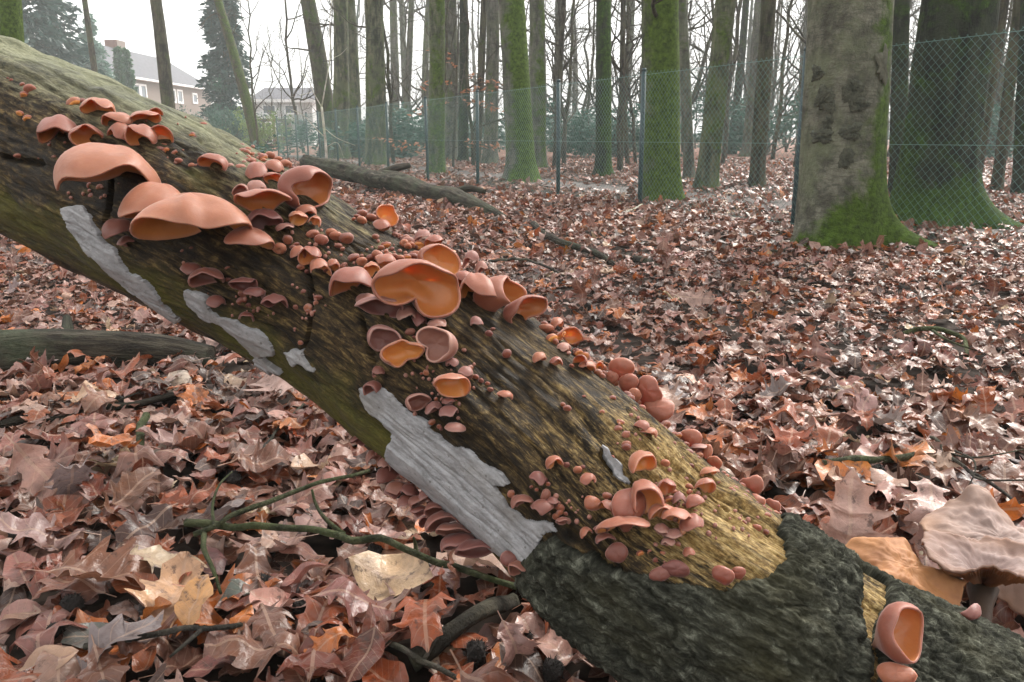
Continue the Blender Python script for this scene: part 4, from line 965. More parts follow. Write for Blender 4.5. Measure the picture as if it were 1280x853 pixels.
# young understorey trees: six shapes copied around, thin and twiggy
SAP = []
for q in range(6):
    rg = np.random.default_rng(300 + q); H = rg.uniform(6, 9)
    n = 16; P = np.zeros((n, 3)); P[:, 2] = np.linspace(-.1, H, n); P[1:, :2] = np.cumsum(rg.normal(0, .07, (n - 1, 2)), 0)
    R = np.linspace(.055, .008, n)
    a = MB(); a.tube(P, R, 7, True); tm_ = a.build('sapling_trunk', M['bark_twig' if q % 2 else 'bark_brown'])
    mb = MB()
    for _ in range(15):
        k = int(rg.uniform(2, n - 2)); az = rg.uniform(0, 6.28)
        limb(mb, P[k], nrm(np.array([math.cos(az), math.sin(az), rg.uniform(.2, 1.3)])), rg.uniform(.9, 2.2), R[k] * .5 + .004, 1, rg, .25, 3, .2)
    SAP.append((tm_, mb.build('sapling_crown', M['bark_twig'])))
rg = np.random.default_rng(77); spots = []
for q in range(120):
    d = rg.uniform(15, 58); px = rg.uniform(300, 1330) if q % 5 else rg.uniform(560, 1300)
    if px < 420 and d < 30: continue
    if px < 520 and rg.random() < .35: continue
    spots.append((px, d))
for px, d in spots:
    P = CAM + ray(px, 171) * d
    k = rg.integers(6)
    where = ('far ' if d > 36 else '') + behind(px)
    o = empty('young_tree', (P[0], P[1], 0), f'thin bare young tree {where}', 'tree', f'young trees {where}')
    o.rotation_euler = (rg.normal(0, .05), rg.normal(0, .05), rg.uniform(0, 6.28)); s = rg.uniform(.75, 1.5); o.scale = (s, s, s * rg.uniform(.9, 1.2))
    obj('trunk', SAP[k][0], o); obj('crown', SAP[k][1], o)
# older trunks deeper in the wood
rg = np.random.default_rng(78); PT = []
for q in range(4):
    V, Q, col, C = trunk_mesh(np.array([q * 3.0, 0, 0]), nrm(np.array([rg.normal(0, .03), 0, 1.0])), 13, .2, rg, (), 14, .5, .06, None, 26, .3)
    mb = MB()
    for _ in range(8):
        k = int(len(C) * rg.uniform(.5, .97)); az = rg.uniform(0, 6.28)
        limb(mb, C[k], nrm(np.array([math.cos(az), math.sin(az), rg.uniform(.3, 1.2)])), rg.uniform(2, 4.5), .05, 0, rg, .2, 3)
    PT.append((mesh('far_trunk', V, Q, mats=[M[['bark_brown', 'bark_grey', 'bark_mossy', 'bark_dark'][q]]], col=col), mb.build('far_crown', M['bark_twig'])))
for q in range(36):
    d = rg.uniform(26, 75); px = rg.uniform(520, 1340) if q > 5 else rg.uniform(420, 520)
    P = CAM + ray(px, 171) * d; k = rg.integers(4)
    o = empty('far_tree', (P[0], P[1], 0), f"{['brown', 'grey', 'mossy', 'dark'][k]} bare forest tree in the misty wood {behind(px)}", 'tree', 'far trees in the wood ' + behind(px))
    s = rg.uniform(.7, 1.5); o.scale = (s, s, 1); o.rotation_euler = (rg.normal(0, .03), rg.normal(0, .03), rg.uniform(0, 6.28))
    obj('trunk', PT[k][0], o); obj('crown', PT[k][1], o)

# evergreen shrubs
def leafcloud(rg, n, shape, size):
    P = []
    c = shape(rg, n)
    d = nrm(rg.normal(0, 1, (n, 3))); s = nrm(np.cross(d, rg.normal(0, 1, (n, 3))))
    sz = size * rg.uniform(.6, 1.4, n)[:, None]
    V = np.stack([c - d * sz, c + s * sz * .4, c + d * sz, c - s * sz * .4], 1).reshape(-1, 3)
    return V, np.arange(n * 4).reshape(-1, 4)
SHR = []
for q in range(3):
    rg = np.random.default_rng(500 + q)
    def shp(rg, n):
        cl = rg.normal(0, 1, (34, 3)) * np.array([.85, .85, .45]) + np.array([0, 0, .95]); cl[:, 2] = np.abs(cl[:, 2])
        return cl[rg.integers(0, 34, n)] + rg.normal(0, .17, (n, 3))
    V, Q = leafcloud(rg, 2600, shp, .075)
    mb = MB()
    for _ in range(7): limb(mb, np.array([0, 0, -.05]), nrm(np.array([rg.normal(0, .5), rg.normal(0, .5), 1])), 1.6, .03, 1, rg, .1, 2)
    SHR.append((V, Q, mb.build('shrub_stems', M['bark_twig'])))
SHM = [mesh('shrub_leaves', V, Q, mats=[M['shrub']], smooth=False) for V, Q, _ in SHR]
SHL = [mesh('shrub_leaves_light', V, Q, mats=[M['shrub_light']], smooth=False) for V, Q, _ in SHR]
rg = np.random.default_rng(79)
for q in range(24):
    d = rg.uniform(26, 55); px = rg.uniform(455, 1320)
    P = CAM + ray(px, 171) * d; k = rg.integers(3)
    o = empty('evergreen_shrub', (P[0], P[1], 0), f'dark evergreen shrub in the wood {behind(px)}', 'shrub', 'evergreen shrubs ' + behind(px))
    s = rg.uniform(.7, 1.6); o.scale = (s * 1.2, s * 1.2, s * rg.uniform(.4, .85)); o.rotation_euler = (0, 0, rg.uniform(0, 6.28))
    obj('foliage', SHM[k], o); obj('stem', SHR[k][2], o)
for px, d, s, lt, lb in [(283, 42, 1.25, 0, 'low green garden shrub at the foot of the tall conifer'), (330, 40, 1.0, 1, 'light green garden shrub at the foot of the leaning trunk'), (300, 46, 1.1, 0, 'small dark garden shrub between conifer and leaning trunk'), (258, 50, 1.2, 0, 'dark green garden shrub below the house wall')]:
    P = CAM + ray(px, 171) * d
    o = empty('garden_shrub', (P[0], P[1], 0), lb, 'shrub'); o.scale = (s * .8, s * .8, s)
    obj('foliage', (SHL if lt else SHM)[px % 3], o); obj('stem', SHR[px % 3][2], o)

# conifers by the house
def conifer(label, px, d, H, rad, mat, droop=.25, nb=70, spray=46, bare=.05, name='conifer', dense=.10, seed=0):
    P = CAM + ray(px, 171) * d; rg = np.random.default_rng(seed + int(px))
    o = empty(name, (P[0], P[1], 0), label, 'tree')
    a = MB(); a.tube([(0, 0, -.1), (0, 0, H * .5), (0, 0, H * .98)], [H * .018, H * .011, .01], 8); obj('trunk', a.build('conifer_trunk', M['bark_brown']), o)
    VV = []; mb = MB()
    for q in range(nb):
        h = bare + (1 - bare) * (q / nb) ** .9; az = rg.uniform(0, 6.28); L = rad * (1 - h) ** .75 * rg.uniform(.75, 1.1) + .12
        dr = np.array([math.cos(az), math.sin(az), 0]); p0 = np.array([0, 0, h * H])
        tip = p0 + dr * L + np.array([0, 0, -droop * L]); mb.tube([p0, (p0 + tip) / 2 + np.array([0, 0, .06 * L]), tip], [.02, .012, .004], 3, False)
        f = rg.uniform(.1, 1, spray) ** .8
        c = p0 + dr * (f * L)[:, None] + np.stack([rg.normal(0, .12 * L + .04, spray), rg.normal(0, .12 * L + .04, spray), -droop * L * f ** 1.5 + rg.normal(0, .06 * L + .04, spray)], -1)
        d1 = nrm(dr + rg.normal(0, .5, (spray, 3)) + np.array([0, 0, -.3])); s1 = nrm(np.cross(d1, rg.normal(0, 1, (spray, 3)))); sz = dense * rg.uniform(.7, 1.6, spray)[:, None]
        VV.append(np.stack([c - d1 * sz, c + s1 * sz * .38, c + d1 * sz * 1.2, c - s1 * sz * .38], 1).reshape(-1, 3))
    V = np.concatenate(VV); obj('foliage', mesh('conifer_needles', V, np.arange(len(V)).reshape(-1, 4), mats=[M[mat]], smooth=False), o)
    obj('branches', mb.build('conifer_branches', M['bark_brown']), o)
conifer('wide dark blue green cedar beside the brick house', 48, 44, 13, 4.2, 'conifer_blue', .18, 110, 70, .03, dense=.20)
conifer('second dark blue green cedar partly behind the thin leaning trunk', 90, 50, 11, 2.8, 'conifer_blue', .2, 90, 60, .05, dense=.18, seed=3)
conifer('pale spire shaped conifer peeking between cedar and house roof', 128, 62, 9.6, 2.0, 'conifer_pale', .3, 80, 50, .1, dense=.17)
conifer('tall slender blue green conifer at the end of the brick house', 290, 48, 12.5, 1.75, 'conifer_blue', .35, 150, 70, .05, dense=.16)
conifer('slim upright green cypress in front of the house, outer of the twins', 159.5, 58, 6.7, .50, 'cypress', -.9, 130, 60, .0, 'cypress', .10)
conifer('slim upright green cypress in front of the house, inner of the twins', 169, 57, 6.5, .50, 'cypress', -.9, 130, 60, .0, 'cypress', .10, seed=5)

# ------------------------------------------------------------------ houses
HO = np.array([-38.5, 67.0, 0])
h = empty('brick_house', tuple(HO), 'red brick house with hipped grey roof and white windows behind the trees', 'house')
def part(name, mb, mat, parent, smooth=False): return obj(name, mb.build(name, M[mat], smooth), parent)
a = MB(); a.box((0, 0, -.2), (6.0, 23, 5.6)); part('wall', a, 'brick', h)
a = MB(); ex = .45
rv = np.array([(-ex, -ex, 5.6), (6 + ex, -ex, 5.6), (6 + ex, 23 + ex, 5.6), (-ex, 23 + ex, 5.6), (3, 5, 8.35), (3, 19, 8.35)])
a.add(rv, [(1, 2, 5, 4), (3, 0, 4, 5), (0, 3, 2, 1)], [(0, 1, 4), (2, 3, 5)]); rf = part('roof', a, 'roof', h)
a = MB(); a.box((-ex - .03, -ex - .03, 5.45), (6 + ex + .03, 23 + ex + .03, 5.62)); part('gutter', a, 'white_paint', rf)
a = MB(); a.box((2.4, 8.2, 7.6), (3.5, 9.8, 9.0)); part('chimney', a, 'brick', rf)
for y, w, hh in [(5.4, .62, 1.3), (6.7, .62, 1.3), (11.3, .66, 1.25), (13.0, .66, 1.25), (14.7, .66, 1.25), (18.5, .62, 1.0)]:
    a = MB(); z0 = 4.5 - hh / 2
    for lo, hi in (((6.0, y - w, z0 - .05), (6.09, y - w + .17, z0 + hh)), ((6.0, y + w - .17, z0 - .05), (6.09, y + w, z0 + hh)), ((6.0, y - w + .17, z0 - .05), (6.09, y + w - .17, z0 + .12)), ((6.0, y - w + .17, z0 + hh - .15), (6.09, y + w - .17, z0 + hh))): a.box(lo, hi)
    wdw = part('window', a, 'white_paint', h)
    a = MB(); a.box((6.0, y - w + .17, z0 + .12), (6.03, y + w - .17, z0 + hh - .15)); part('pane', a, 'glass', wdw)
for y in (9.0, 16.0):
    a = MB(); a.box((6.0, y - .9, .9), (6.07, y + .9, 2.3)); wdw = part('window', a, 'white_paint', h); a = MB(); a.box((6.07, y - .75, 1.0), (6.09, y + .75, 2.2)); part('pane', a, 'glass', wdw)
# the white house
WO = np.array([-18.6, 60.0, 0]); w_ = empty('white_house', tuple(WO), 'low white house with grey roof between leaning trunk and fence end', 'house')
a = MB(); a.box((0, 0, -.2), (4.2, 8, 3.25)); part('wall', a, 'plaster', w_)
a = MB(); a.add([(-.3, -.4, 3.25), (4.5, -.4, 3.25), (4.5, 8.4, 3.25), (-.3, 8.4, 3.25), (-.3, 4, 4.3), (4.5, 4, 4.3)], [(0, 1, 5, 4), (2, 3, 4, 5), (0, 3, 2, 1)], [(1, 2, 5), (3, 0, 4)]); rf = part('roof', a, 'roof', w_)
a = MB(); a.box((-.32, -.46, 3.05), (4.52, -.36, 3.27)); part('fascia', a, 'white_paint', rf)
a = MB(); a.box((.2, -1.6, -.2), (2.6, 0, 1.9)); ann = part('porch', a, 'brick', w_)
a = MB(); a.box((.1, -1.75, 1.9), (2.7, .0, 2.05)); part('porch_roof', a, 'white_paint', ann)
for x0, x1, z0, z1, y, pr in [(.5, 1.0, .2, 1.7, -1.6, ann), (1.2, 1.7, .2, 1.7, -1.6, ann), (1.9, 2.4, .7, 1.7, -1.6, ann), (.6, 1.6, 2.25, 2.9, 0, w_), (2.2, 3.2, 2.25, 2.9, 0, w_), (3.0, 3.8, .3, 1.9, 0, w_)]:
    a = MB()
    a.box((x0, y - .06, z0), (x0 + .09, y, z1)); a.box((x1 - .09, y - .06, z0), (x1, y, z1)); a.box((x0 + .09, y - .06, z0), (x1 - .09, y, z0 + .09)); a.box((x0 + .09, y - .06, z1 - .09), (x1 - .09, y, z1))
    wdw = part('window', a, 'white_paint', pr); a = MB(); a.box((x0 + .09, y - .03, z0 + .09), (x1 - .09, y, z1 - .09)); part('pane', a, 'glass', wdw)

# ------------------------------------------------------------------ chain-link fence
FH = 1.21
fence = empty('chain_link_fence', (F0[0], F0[1], 0), 'long green chain link fence on dark posts crossing the wood', 'fence')
def fpt(px):                              # where the view plane through this column meets the fence line
    t_ = (px - 640) / F; A_ = np.array([[FD[0], -t_], [FD[1], -1.0]])
    return np.linalg.solve(A_, -F0)[0]
ps = [fpt(990) - 3.9, fpt(990) - 1.95] + [fpt(x) for x in (990, 798, 697, 598, 537, 489, 454, 428, 407, 392, 379, 367, 356)]
a = MB(); a.tube([(0, 0, -.2), (0, 0, FH + .02)], [.022, .022], 10); a.tube([(0, 0, FH + .02), (0, 0, FH + .045)], [.026, .018], 10); POST = a.build('fence_post', M['post'])
for s in ps:
    p = s * FD; o = obj('post', POST, fence, (p[0], p[1], 0)); o.rotation_euler = (rng.normal(0, .008), rng.normal(0, .008), 0)
PITCHW = .052
for s0, s1 in zip(ps[:-1], ps[1:]):
    mb = []; L = s1 - s0; wr = .0011
    V, Q = [], []; base = 0
    n = int((L + FH) / PITCHW)
    for sg in (1, -1):
        k = np.arange(-int(FH / PITCHW) - 1, int(L / PITCHW) + 1) * PITCHW + (s0 // PITCHW) * 0
        a0 = k; a1 = k + FH
        for st in a0:
            lo = max(st, 0); hi = min(st + FH, L)
            if hi - lo < .02: continue
            z0, z1 = (lo - st), (hi - st)
            x0, x1 = lo, hi
            if sg < 0: x0, x1 = L - lo, L - hi
            m_ = 9; sx = np.linspace(x0, x1, m_); sz = np.linspace(z0, z1, m_)
            sag = .012 * np.sin(np.pi * sx / L)                      # mesh hangs a little loose
            c = F0 * 0 + (s0 + sx)[:, None] * FD + (.024 + .006 * sg + sag)[:, None] * (-FN) * .8
            P = np.c_[c, sz * (1 - .02 * np.sin(np.pi * sx / L)) + .02]
            vv, qq, _, _ = tube(P, wr, 3, False)
            V.append(vv); Q.append(qq + base); base += len(vv)
    for zz in (.04, FH * .5, FH - .015):
        vv, qq, _, _ = tube(np.c_[np.linspace(s0, s1, 6)[:, None] * FD, np.full(6, zz)] - np.r_[FN * .022, 0], .0018, 4, False); V.append(vv); Q.append(qq + base); base += len(vv)
    o = obj('wire_mesh', mesh('wire_mesh', np.concatenate(V), np.concatenate(Q), mats=[M['wire']]), fence); o['kind'] = 'stuff'

# ------------------------------------------------------------------ other dead wood on the ground
def wood(name, label, pts, rad, mat, cat, sides=10, n=None, rough=.10, group=None, seed=1, extra=()):
    P = np.array(pts, float); n = n or max(10, len(P) * 7)
    S = smoothpath(P, n); R = np.interp(np.linspace(0, 1, n), np.linspace(0, 1, len(rad)), rad)
    wl_ = np.concatenate([[0], np.cumsum(np.linalg.norm(np.diff(S, axis=0), axis=1))]) / (R.max() * 7); S = S + np.stack([vnoise(wl_, seed, 0, 1), vnoise(wl_, seed, 5, 2), .6 * vnoise(wl_, seed, 9, 3)], -1) * (R * (1.3 if R.max() < .015 else .4))[:, None]
    b = S[np.argmin(S[:, 2])].copy(); mb = MB(); mb.tube(S - b, R, sides, True, rough, seed)
    for e_pts, e_r in extra:
        E = smoothpath(np.array(e_pts, float), max(6, len(e_pts) * 4)); mb.tube(E - b, np.linspace(e_r, e_r * .45, len(E)), max(5, sides - 3), True, rough * .7, seed + 1)
    return tag(obj(name, mb.build(name, M[mat]), None, tuple(b)), label, cat, group)
def gp(px, py, z): return gpt(px, py, z)
wood('rotten_log', 'dark rotten log lying on leaves beyond the leaning log',
     [at(385, 203, 11.5), at(430, 214, 10.6), at(500, 230, 9.0), at(560, 246, 7.8), at(600, 260, 7.0), at(645, 277, 6.25)], [.10, .11, .105, .09, .075, .025], 'wood_old', 'log', 36, 130, .24, seed=4,
     extra=[([at(470, 222, 9.6), at(492, 212, 9.6), at(512, 207, 9.7)], .07), ([at(560, 244, 7.9), at(590, 236, 7.7), at(606, 240, 7.6)], .05), ([at(520, 240, 8.6), at(580, 258, 7.6), at(630, 276, 6.4)], .07)])
lg = wood('dead_branch_log', 'grey green weathered branch log lying under the leaning log',
     [gp(-140, 452, .055), gp(-40, 448, .055), gp(40, 446, .055), gp(110, 446, .05), gp(180, 446, .05), gp(235, 448, .045), gp(262, 450, .04)], [.082, .082, .080, .076, .068, .060, .045], 'wood_old', 'log', 40, 110, .12, seed=9,
     extra=[([gp(82, 446, .05), gp(84, 430, .075), gp(84, 398, .12)], .026), ([gp(100, 440, .06), gp(104, 425, .09)], .02)])
TW = [('mossy_branch', 'long mossy green branch lying across the leaves toward the bark slab', [(238, 655, .07), (330, 658, .085), (420, 667, .095), (482, 676, .10), (560, 706, .09), (648, 738, .075)], .0060, 'bark_green_twig',
       [([(520, 690, .075), (519, 680, .09), (517, 672, .105)], .004), ([(430, 668, .07), (408, 650, .085), (393, 625, .10), (390, 612, .115)], .0045)]),
      ('mossy_branch', 'thin green forked branch resting on the long mossy branch', [(245, 672, .07), (285, 650, .09), (340, 626, .10), (400, 604, .105), (462, 588, .10)], .0042, 'bark_green_twig',
       [([(255, 668, .075), (256, 690, .075), (266, 712, .07), (276, 742, .06)], .0048), ([(268, 660, .08), (266, 630, .09), (275, 605, .10), (290, 590, .10)], .003)]),
      ('broken_branch', 'short thick mossy stub poking up from the leaves', [(176, 518, .10), (172, 560, .075), (168, 600, .05), (168, 626, .03)], .0085, 'bark_green_twig', []),
      ('dead_branch', 'knobbly brown branch below the weathered branch log', [(-20, 540, .03), (50, 524, .04), (120, 514, .045), (180, 502, .045), (228, 491, .04)], .011, 'wood_old', [([(120, 513, .045), (150, 500, .06), (175, 490, .06)], .004)]),
      ('dead_twig', 'straight grey twig with a mossy side shoot on the leaves', [(105, 808, .05), (180, 796, .055), (255, 784, .06), (310, 778, .055), (364, 769, .05)], .0042, 'bark_twig', [([(255, 784, .06), (240, 798, .06), (212, 822, .05)], .0036)]),
      ('rotten_wood', 'crumbling brown wood chunk beside the bark slab', [(528, 820, .03), (570, 795, .045), (610, 772, .05), (648, 746, .045)], .013, 'bark_brown', []),
      ('dead_twig', 'forked grey twig below the crumbling wood chunk', [(455, 796, .05), (500, 808, .05), (530, 824, .045), (585, 856, .04)], .004, 'bark_twig', [([(530, 824, .045), (545, 800, .06), (560, 785, .06)], .003)]),
      ('dead_twig', 'thin bent twig beneath the belly of the leaning log', [(318, 590, .05), (340, 545, .06), (384, 502, .06)], .0032, 'bark_twig', []),
      ('dead_branch', 'dark green broken branch on the leaves behind the low end of the log', [(1030, 582, .05), (1090, 572, .055), (1140, 566, .05), (1172, 561, .04)], .0085, 'bark_green_twig', []),
      ('dead_branch', 'bare black twig bundle on the leaves beyond the gilled mushrooms', [(1165, 545, .05), (1200, 580, .06), (1240, 606, .06), (1290, 640, .05)], .0038, 'bark_twig', [([(1180, 565, .05), (1220, 572, .08), (1290, 560, .10)], .0026), ([(1210, 588, .06), (1230, 600, .08), (1300, 600, .09)], .003), ([(1190, 560, .05), (1215, 600, .07), (1205, 618, .05)], .0026)]),
      ('dead_twig', 'small forked green twig lying on open leaves before the near beech', [(1130, 415, .05), (1165, 413, .07), (1195, 418, .06), (1208, 445, .03)], .008, 'bark_green_twig', [([(1165, 413, .07), (1190, 428, .06), (1225, 440, .04)], .005)]),
      ('dead_branch', 'long grey branch on the leaves past the end of the rotten trunk', [(665, 280, .05), (700, 302, .06), (740, 314, .06), (772, 334, .03)], .022, 'wood_old', []),
      ('dead_branch', 'short grey branch lying in line with the long grey branch', [(783, 321, .03), (805, 326, .05), (822, 336, .04), (838, 347, .02)], .018, 'wood_old', []),
      ('dead_twig', 'thin arched twig on the leaves just over the log ridge', [(612, 327, .05), (655, 325, .09), (690, 338, .06), (705, 345, .03)], .007, 'bark_twig', [([(612, 300, .06), (640, 318, .08), (652, 330, .07)], .004)]),
      ('dead_twig', 'pale dry stick lying on the leaves beside the near beech', [(935, 318, .03), (955, 318, .04), (985, 311, .03)], .012, 'wood_old', []),
      ('dead_twig', 'pale splintered stick lying close to the fence foot', [(778, 268, .03), (790, 264, .04), (802, 257, .04)], .022, 'bark_pale', [])]
for q, (nm, lb, pts, r, m, ex) in enumerate(TW):
    P = [gp(*p) for p in pts]
    wood(nm, lb, P, [r, r * .95, r * .85, r * .7], m, 'branch', 14 if r > .015 else 8, None, .28 if nm == 'rotten_wood' else .12, seed=30 + q, extra=[([gp(*p) for p in e], er) for e, er in ex])
# pale bare sapling behind the rotten trunk
D0 = 13.5
def sp(px, py): return at(px, py, D0)
st = gpt(408, 219); k_ = ((st - CAM) @ FWD); D0 = k_
wt = empty('pale_sapling', tuple(st), 'pale bare forked sapling standing behind the rotten trunk', 'tree')
a = MB(); a.tube(smoothpath(np.array([st - [0, 0, .1], sp(408, 195), sp(405, 160), sp(402, 134)]) - st, 12), np.linspace(.026, .020, 12), 8); obj('trunk', a.build('sapling_stem', M['bark_pale']), wt)
a = MB()
for pts, r in [([(402, 134), (408, 100), (413, 68), (412, 30), (416, -10)], .014), ([(402, 134), (393, 118), (385, 100), (372, 86)], .012), ([(404, 170), (392, 158), (380, 145), (360, 135)], .009), ([(405, 160), (420, 172), (444, 182)], .007), ([(413, 74), (426, 68), (434, 60)], .006), ([(407, 185), (420, 178), (430, 198)], .006), ([(391, 115), (380, 118), (360, 122)], .005)]:
    a.tube(smoothpath(np.array([sp(*p) for p in pts]) - st, 10), np.linspace(r, r * .4, 10), 5)
obj('crown', a.build('sapling_twigs', M['bark_pale']), wt)
# beech shoot that kept its dry leaves
st = gpt(566, 212); D0 = ((st - CAM) @ FWD)
bt = empty('young_beech', tuple(st), 'young beech with tiers of dry orange leaves behind the fence', 'tree')
a = MB(); a.tube(smoothpath(np.array([st - [0, 0, .1], sp(568, 160), sp(570, 110), sp(573, 40), sp(572, -20)]) - st, 14), np.linspace(.03, .014, 14), 7); obj('trunk', a.build('beech_shoot', M['bark_twig']), bt)
a = MB(); LV = []; rg = np.random.default_rng(90)
for pts in [[(570, 102), (590, 96), (612, 104), (634, 112)], [(570, 108), (550, 102), (528, 108)], [(569, 130), (600, 128), (622, 138)], [(568, 136), (548, 128), (520, 142)], [(568, 176), (540, 180), (500, 178), (462, 172)], [(568, 185), (600, 180), (630, 188)], [(570, 90), (556, 70), (540, 62)], [(568, 182), (530, 190), (490, 184)], [(570, 118), (598, 112), (616, 116)]]:
    S = smoothpath(np.array([sp(*p) for p in pts]) - st, 14); S[:, 1] += np.linspace(0, rg.uniform(-.5, .5), 14)
    a.tube(S, np.linspace(.008, .003, 14), 4)
    for _ in range(34):
        c = S[rg.integers(3, 14)] + rg.normal(0, .06, 3) * np.array([1, 1, .5]); d1 = nrm(rg.normal(0, 1, 3) * [1, 1, .3]); s1 = nrm(np.cross(d1, rg.normal(0, .3, 3) + [0, 0, 1])); z = rg.uniform(.045, .075)
        LV.append([c - d1 * z, c + s1 * z * .5, c + d1 * z, c - s1 * z * .5])
obj('crown', a.build('beech_twigs', M['bark_twig']), bt)
o = obj('dry_leaves', mesh('dry_leaves', np.array(LV).reshape(-1, 3), np.arange(len(LV) * 4).reshape(-1, 4), mats=[M['dry_leaf']], smooth=False), bt); o['kind'] = 'stuff'

# spiny dark beech husks among the leaves
def husk(seed):
    rg = np.random.default_rng(seed); mb = MB()
    f = np.linspace(0, 2 * math.pi, 12, endpoint=False); a = np.linspace(0, math.pi, 8); A, Fq = np.meshgrid(a, f, indexing='ij')
    rr = .013 * (1 + .15 * np.cos(4 * Fq) * np.sin(A))
    V = np.stack([rr * np.sin(A) * np.cos(Fq), rr * np.sin(A) * np.sin(Fq), rr * 1.1 * np.cos(A)], -1).reshape(-1, 3)
    i = np.arange(7)[:, None] * 12; j = np.arange(12)[None]; k = (j + 1) % 12
    mb.add(V, np.stack([i + j, i + j + 12, i + k + 12, i + k], -1).reshape(-1, 4))
    for _ in range(170):
        d = nrm(rg.normal(0, 1, 3)); p = d * .0128; s = nrm(np.cross(d, rg.normal(0, 1, 3))); u = np.cross(d, s); q = d + rg.normal(0, .35, 3)
        mb.add([p + s * .0009, p - s * .0009, p + u * .0009, p + q * rg.uniform(.003, .005)], None, [(0, 1, 3), (1, 2, 3), (2, 0, 3)])
    return mb.build('beech_husk', M['cone_dark'], False)
HK = [husk(q) for q in range(4)]
for q, (x, y) in enumerate([(655, 798), (595, 815), (690, 838), (20, 668), (610, 700), (330, 728), (375, 760), (650, 640), (240, 600), (560, 745), (350, 690), (90, 755), (70, 790), (292, 598), (1108, 445), (1000, 458), (735, 383), (1096, 590), (470, 690), (150, 500)]):
    P = gpt(x, y, .045); o = obj('beech_husk', HK[q % 4], None, tuple(P)); s = rng.uniform(.75, 1.1); o.scale = (s, s, s); o.rotation_euler = tuple(rng.uniform(0, 6, 3))
    wh = 'beside the bark slab' if 540 < x < 720 and y > 690 else 'on the leaves under the leaning log' if x < 700 else 'on the open leaves behind the log'
    tag(o, f'dark spiny beech husk {wh}', 'husk', f'beech husks {wh}')

# ------------------------------------------------------------------ leaf litter
def leaf_tpl(kind, st, cross, rg):
    if kind == 'oak':
        pts = np.array([(0, .012), (.07, .07), (.17, .22), (.20, .13), (.30, .17), (.44, .35), (.44, .20), (.52, .20), (.67, .34), (.66, .18), (.76, .16), (.86, .20), (.89, .10), (1.0, .0)])
        mid = np.array([0, .07, .13, .20, .28, .36, .42, .50, .58, .65, .73, .80, .88, .96])
        pts = pts * np.array([1, rg.uniform(.85, 1.15)]) + rg.normal(0, .012, pts.shape) * (pts[:, 1:] > .02)
    else:
        mid = np.linspace(0, 1, 9); y = (.31 if kind == 'beech' else .24) * np.sin(np.pi * mid ** .85) ** .8; pts = np.stack([mid + .03 * (mid > 0) * (mid < 1), y], -1)
        pts[1:-1, 1] += rg.normal(0, .012, 7)
    if kind == 'oak' and st > 20:
        q = np.linspace(0, len(mid) - 1, st); q0 = np.arange(len(mid))
        A3 = smoothpath(np.c_[pts, mid], 400); dd = np.linspace(0, 1, 400)
        kk_ = np.linspace(0, 399, st).astype(int); pts = A3[kk_, :2]; mid = np.maximum.accumulate(A3[kk_, 2]); pts[-1] = (1, 0)
        pts[:, 1] = np.maximum(pts[:, 1], .004)
    if st < len(mid):
        k = np.unique(np.linspace(0, len(mid) - 1, st).astype(int)); mid = mid[k]; pts = pts[k]
    fr = {2: [-1, 0, 1], 4: [-1, -.55, 0, .55, 1]}[cross]
    V = np.array([[(m + (p[0] - m) * abs(f), p[1] * f) for f in fr] for m, p in zip(mid, pts)])
    n = len(mid); c = len(fr); i = np.arange(n - 1)[:, None] * c; j = np.arange(c - 1)[None]
    Q = np.stack([i + j, i + j + 1, i + j + 1 + c, i + j + c], -1).reshape(-1, 4)
    V = V.reshape(-1, 2)
    if kind == 'oak' and cross == 4:     # stalk
        V = np.vstack([V, [(-.16, -.008), (-.16, .008), (.02, .008), (.02, -.008)]]); Q = np.vstack([Q, np.arange(len(V) - 4, len(V))[None]])
    return V, Q
PAL = [((.26, .108, .078), 'mauve brown', .18), ((.40, .235, .185), 'pale pinkish', .16), ((.165, .062, .035), 'brown', .20), ((.27, .060, .015), 'russet', .19), ((.46, .125, .015), 'orange', .09),
       ((.045, .021, .015), 'dark brown', .11), ((.15, .028, .012), 'red brown', .08), ((.22, .18, .17), 'greyish', .02), ((.55, .38, .25), 'cream coloured', .02)]
PC = np.array([p[0] for p in PAL]); PW = np.array([p[2] for p in PAL]); PW /= PW.sum()
def curl(V2, size, rg, N, tilt):
    """N bent copies of a flat leaf -> (N,k,3) with the lowest point at 0"""
    x = V2[None, :, 0] - .45; y = V2[None, :, 1]
    g = lambda s: rg.normal(0, s, (N, 1))
    z = g(.8) * y * y + np.abs(g(.7)) * y * y + g(.35) * x * x + g(.35) * x * y + .05 * np.sin(x * rg.uniform(6, 14, (N, 1)) + g(3)) + .07 * np.sin(np.abs(y) * rg.uniform(8, 16, (N, 1)) + x * 6 + g(3)) * (np.abs(y) > .03)
    a = np.clip(g(.65), -2.2, 2.2)                  # bend along the midrib
    aa = np.where(np.abs(a) < .02, .02, a)
    xb = np.sin(aa * x) / aa; zb = (1 - np.cos(aa * x)) / aa
    xs, zs = xb - z * np.sin(aa * x), zb + z * np.cos(aa * x)
    P = np.stack([xs, np.broadcast_to(y, xs.shape), zs], -1) * size[:, None, None]
    yaw = rg.uniform(0, 6.283, N); pt = rg.normal(0, 1, N) * tilt; rl = rg.normal(0, 1, N) * tilt
    cy, sy, cp, sp_, cr, sr = np.cos(yaw), np.sin(yaw), np.cos(pt), np.sin(pt), np.cos(rl), np.sin(rl)
    X, Y, Z = P[..., 0], P[..., 1], P[..., 2]
    Y, Z = Y * cr[:, None] - Z * sr[:, None], Y * sr[:, None] + Z * cr[:, None]
    X, Z = X * cp[:, None] + Z * sp_[:, None], -X * sp_[:, None] + Z * cp[:, None]
    X, Y = X * cy[:, None] - Y * sy[:, None], X * sy[:, None] + Y * cy[:, None]
    P = np.stack([X, Y, Z], -1); P[..., 2] -= P[..., 2].min(1)[:, None]
    return P
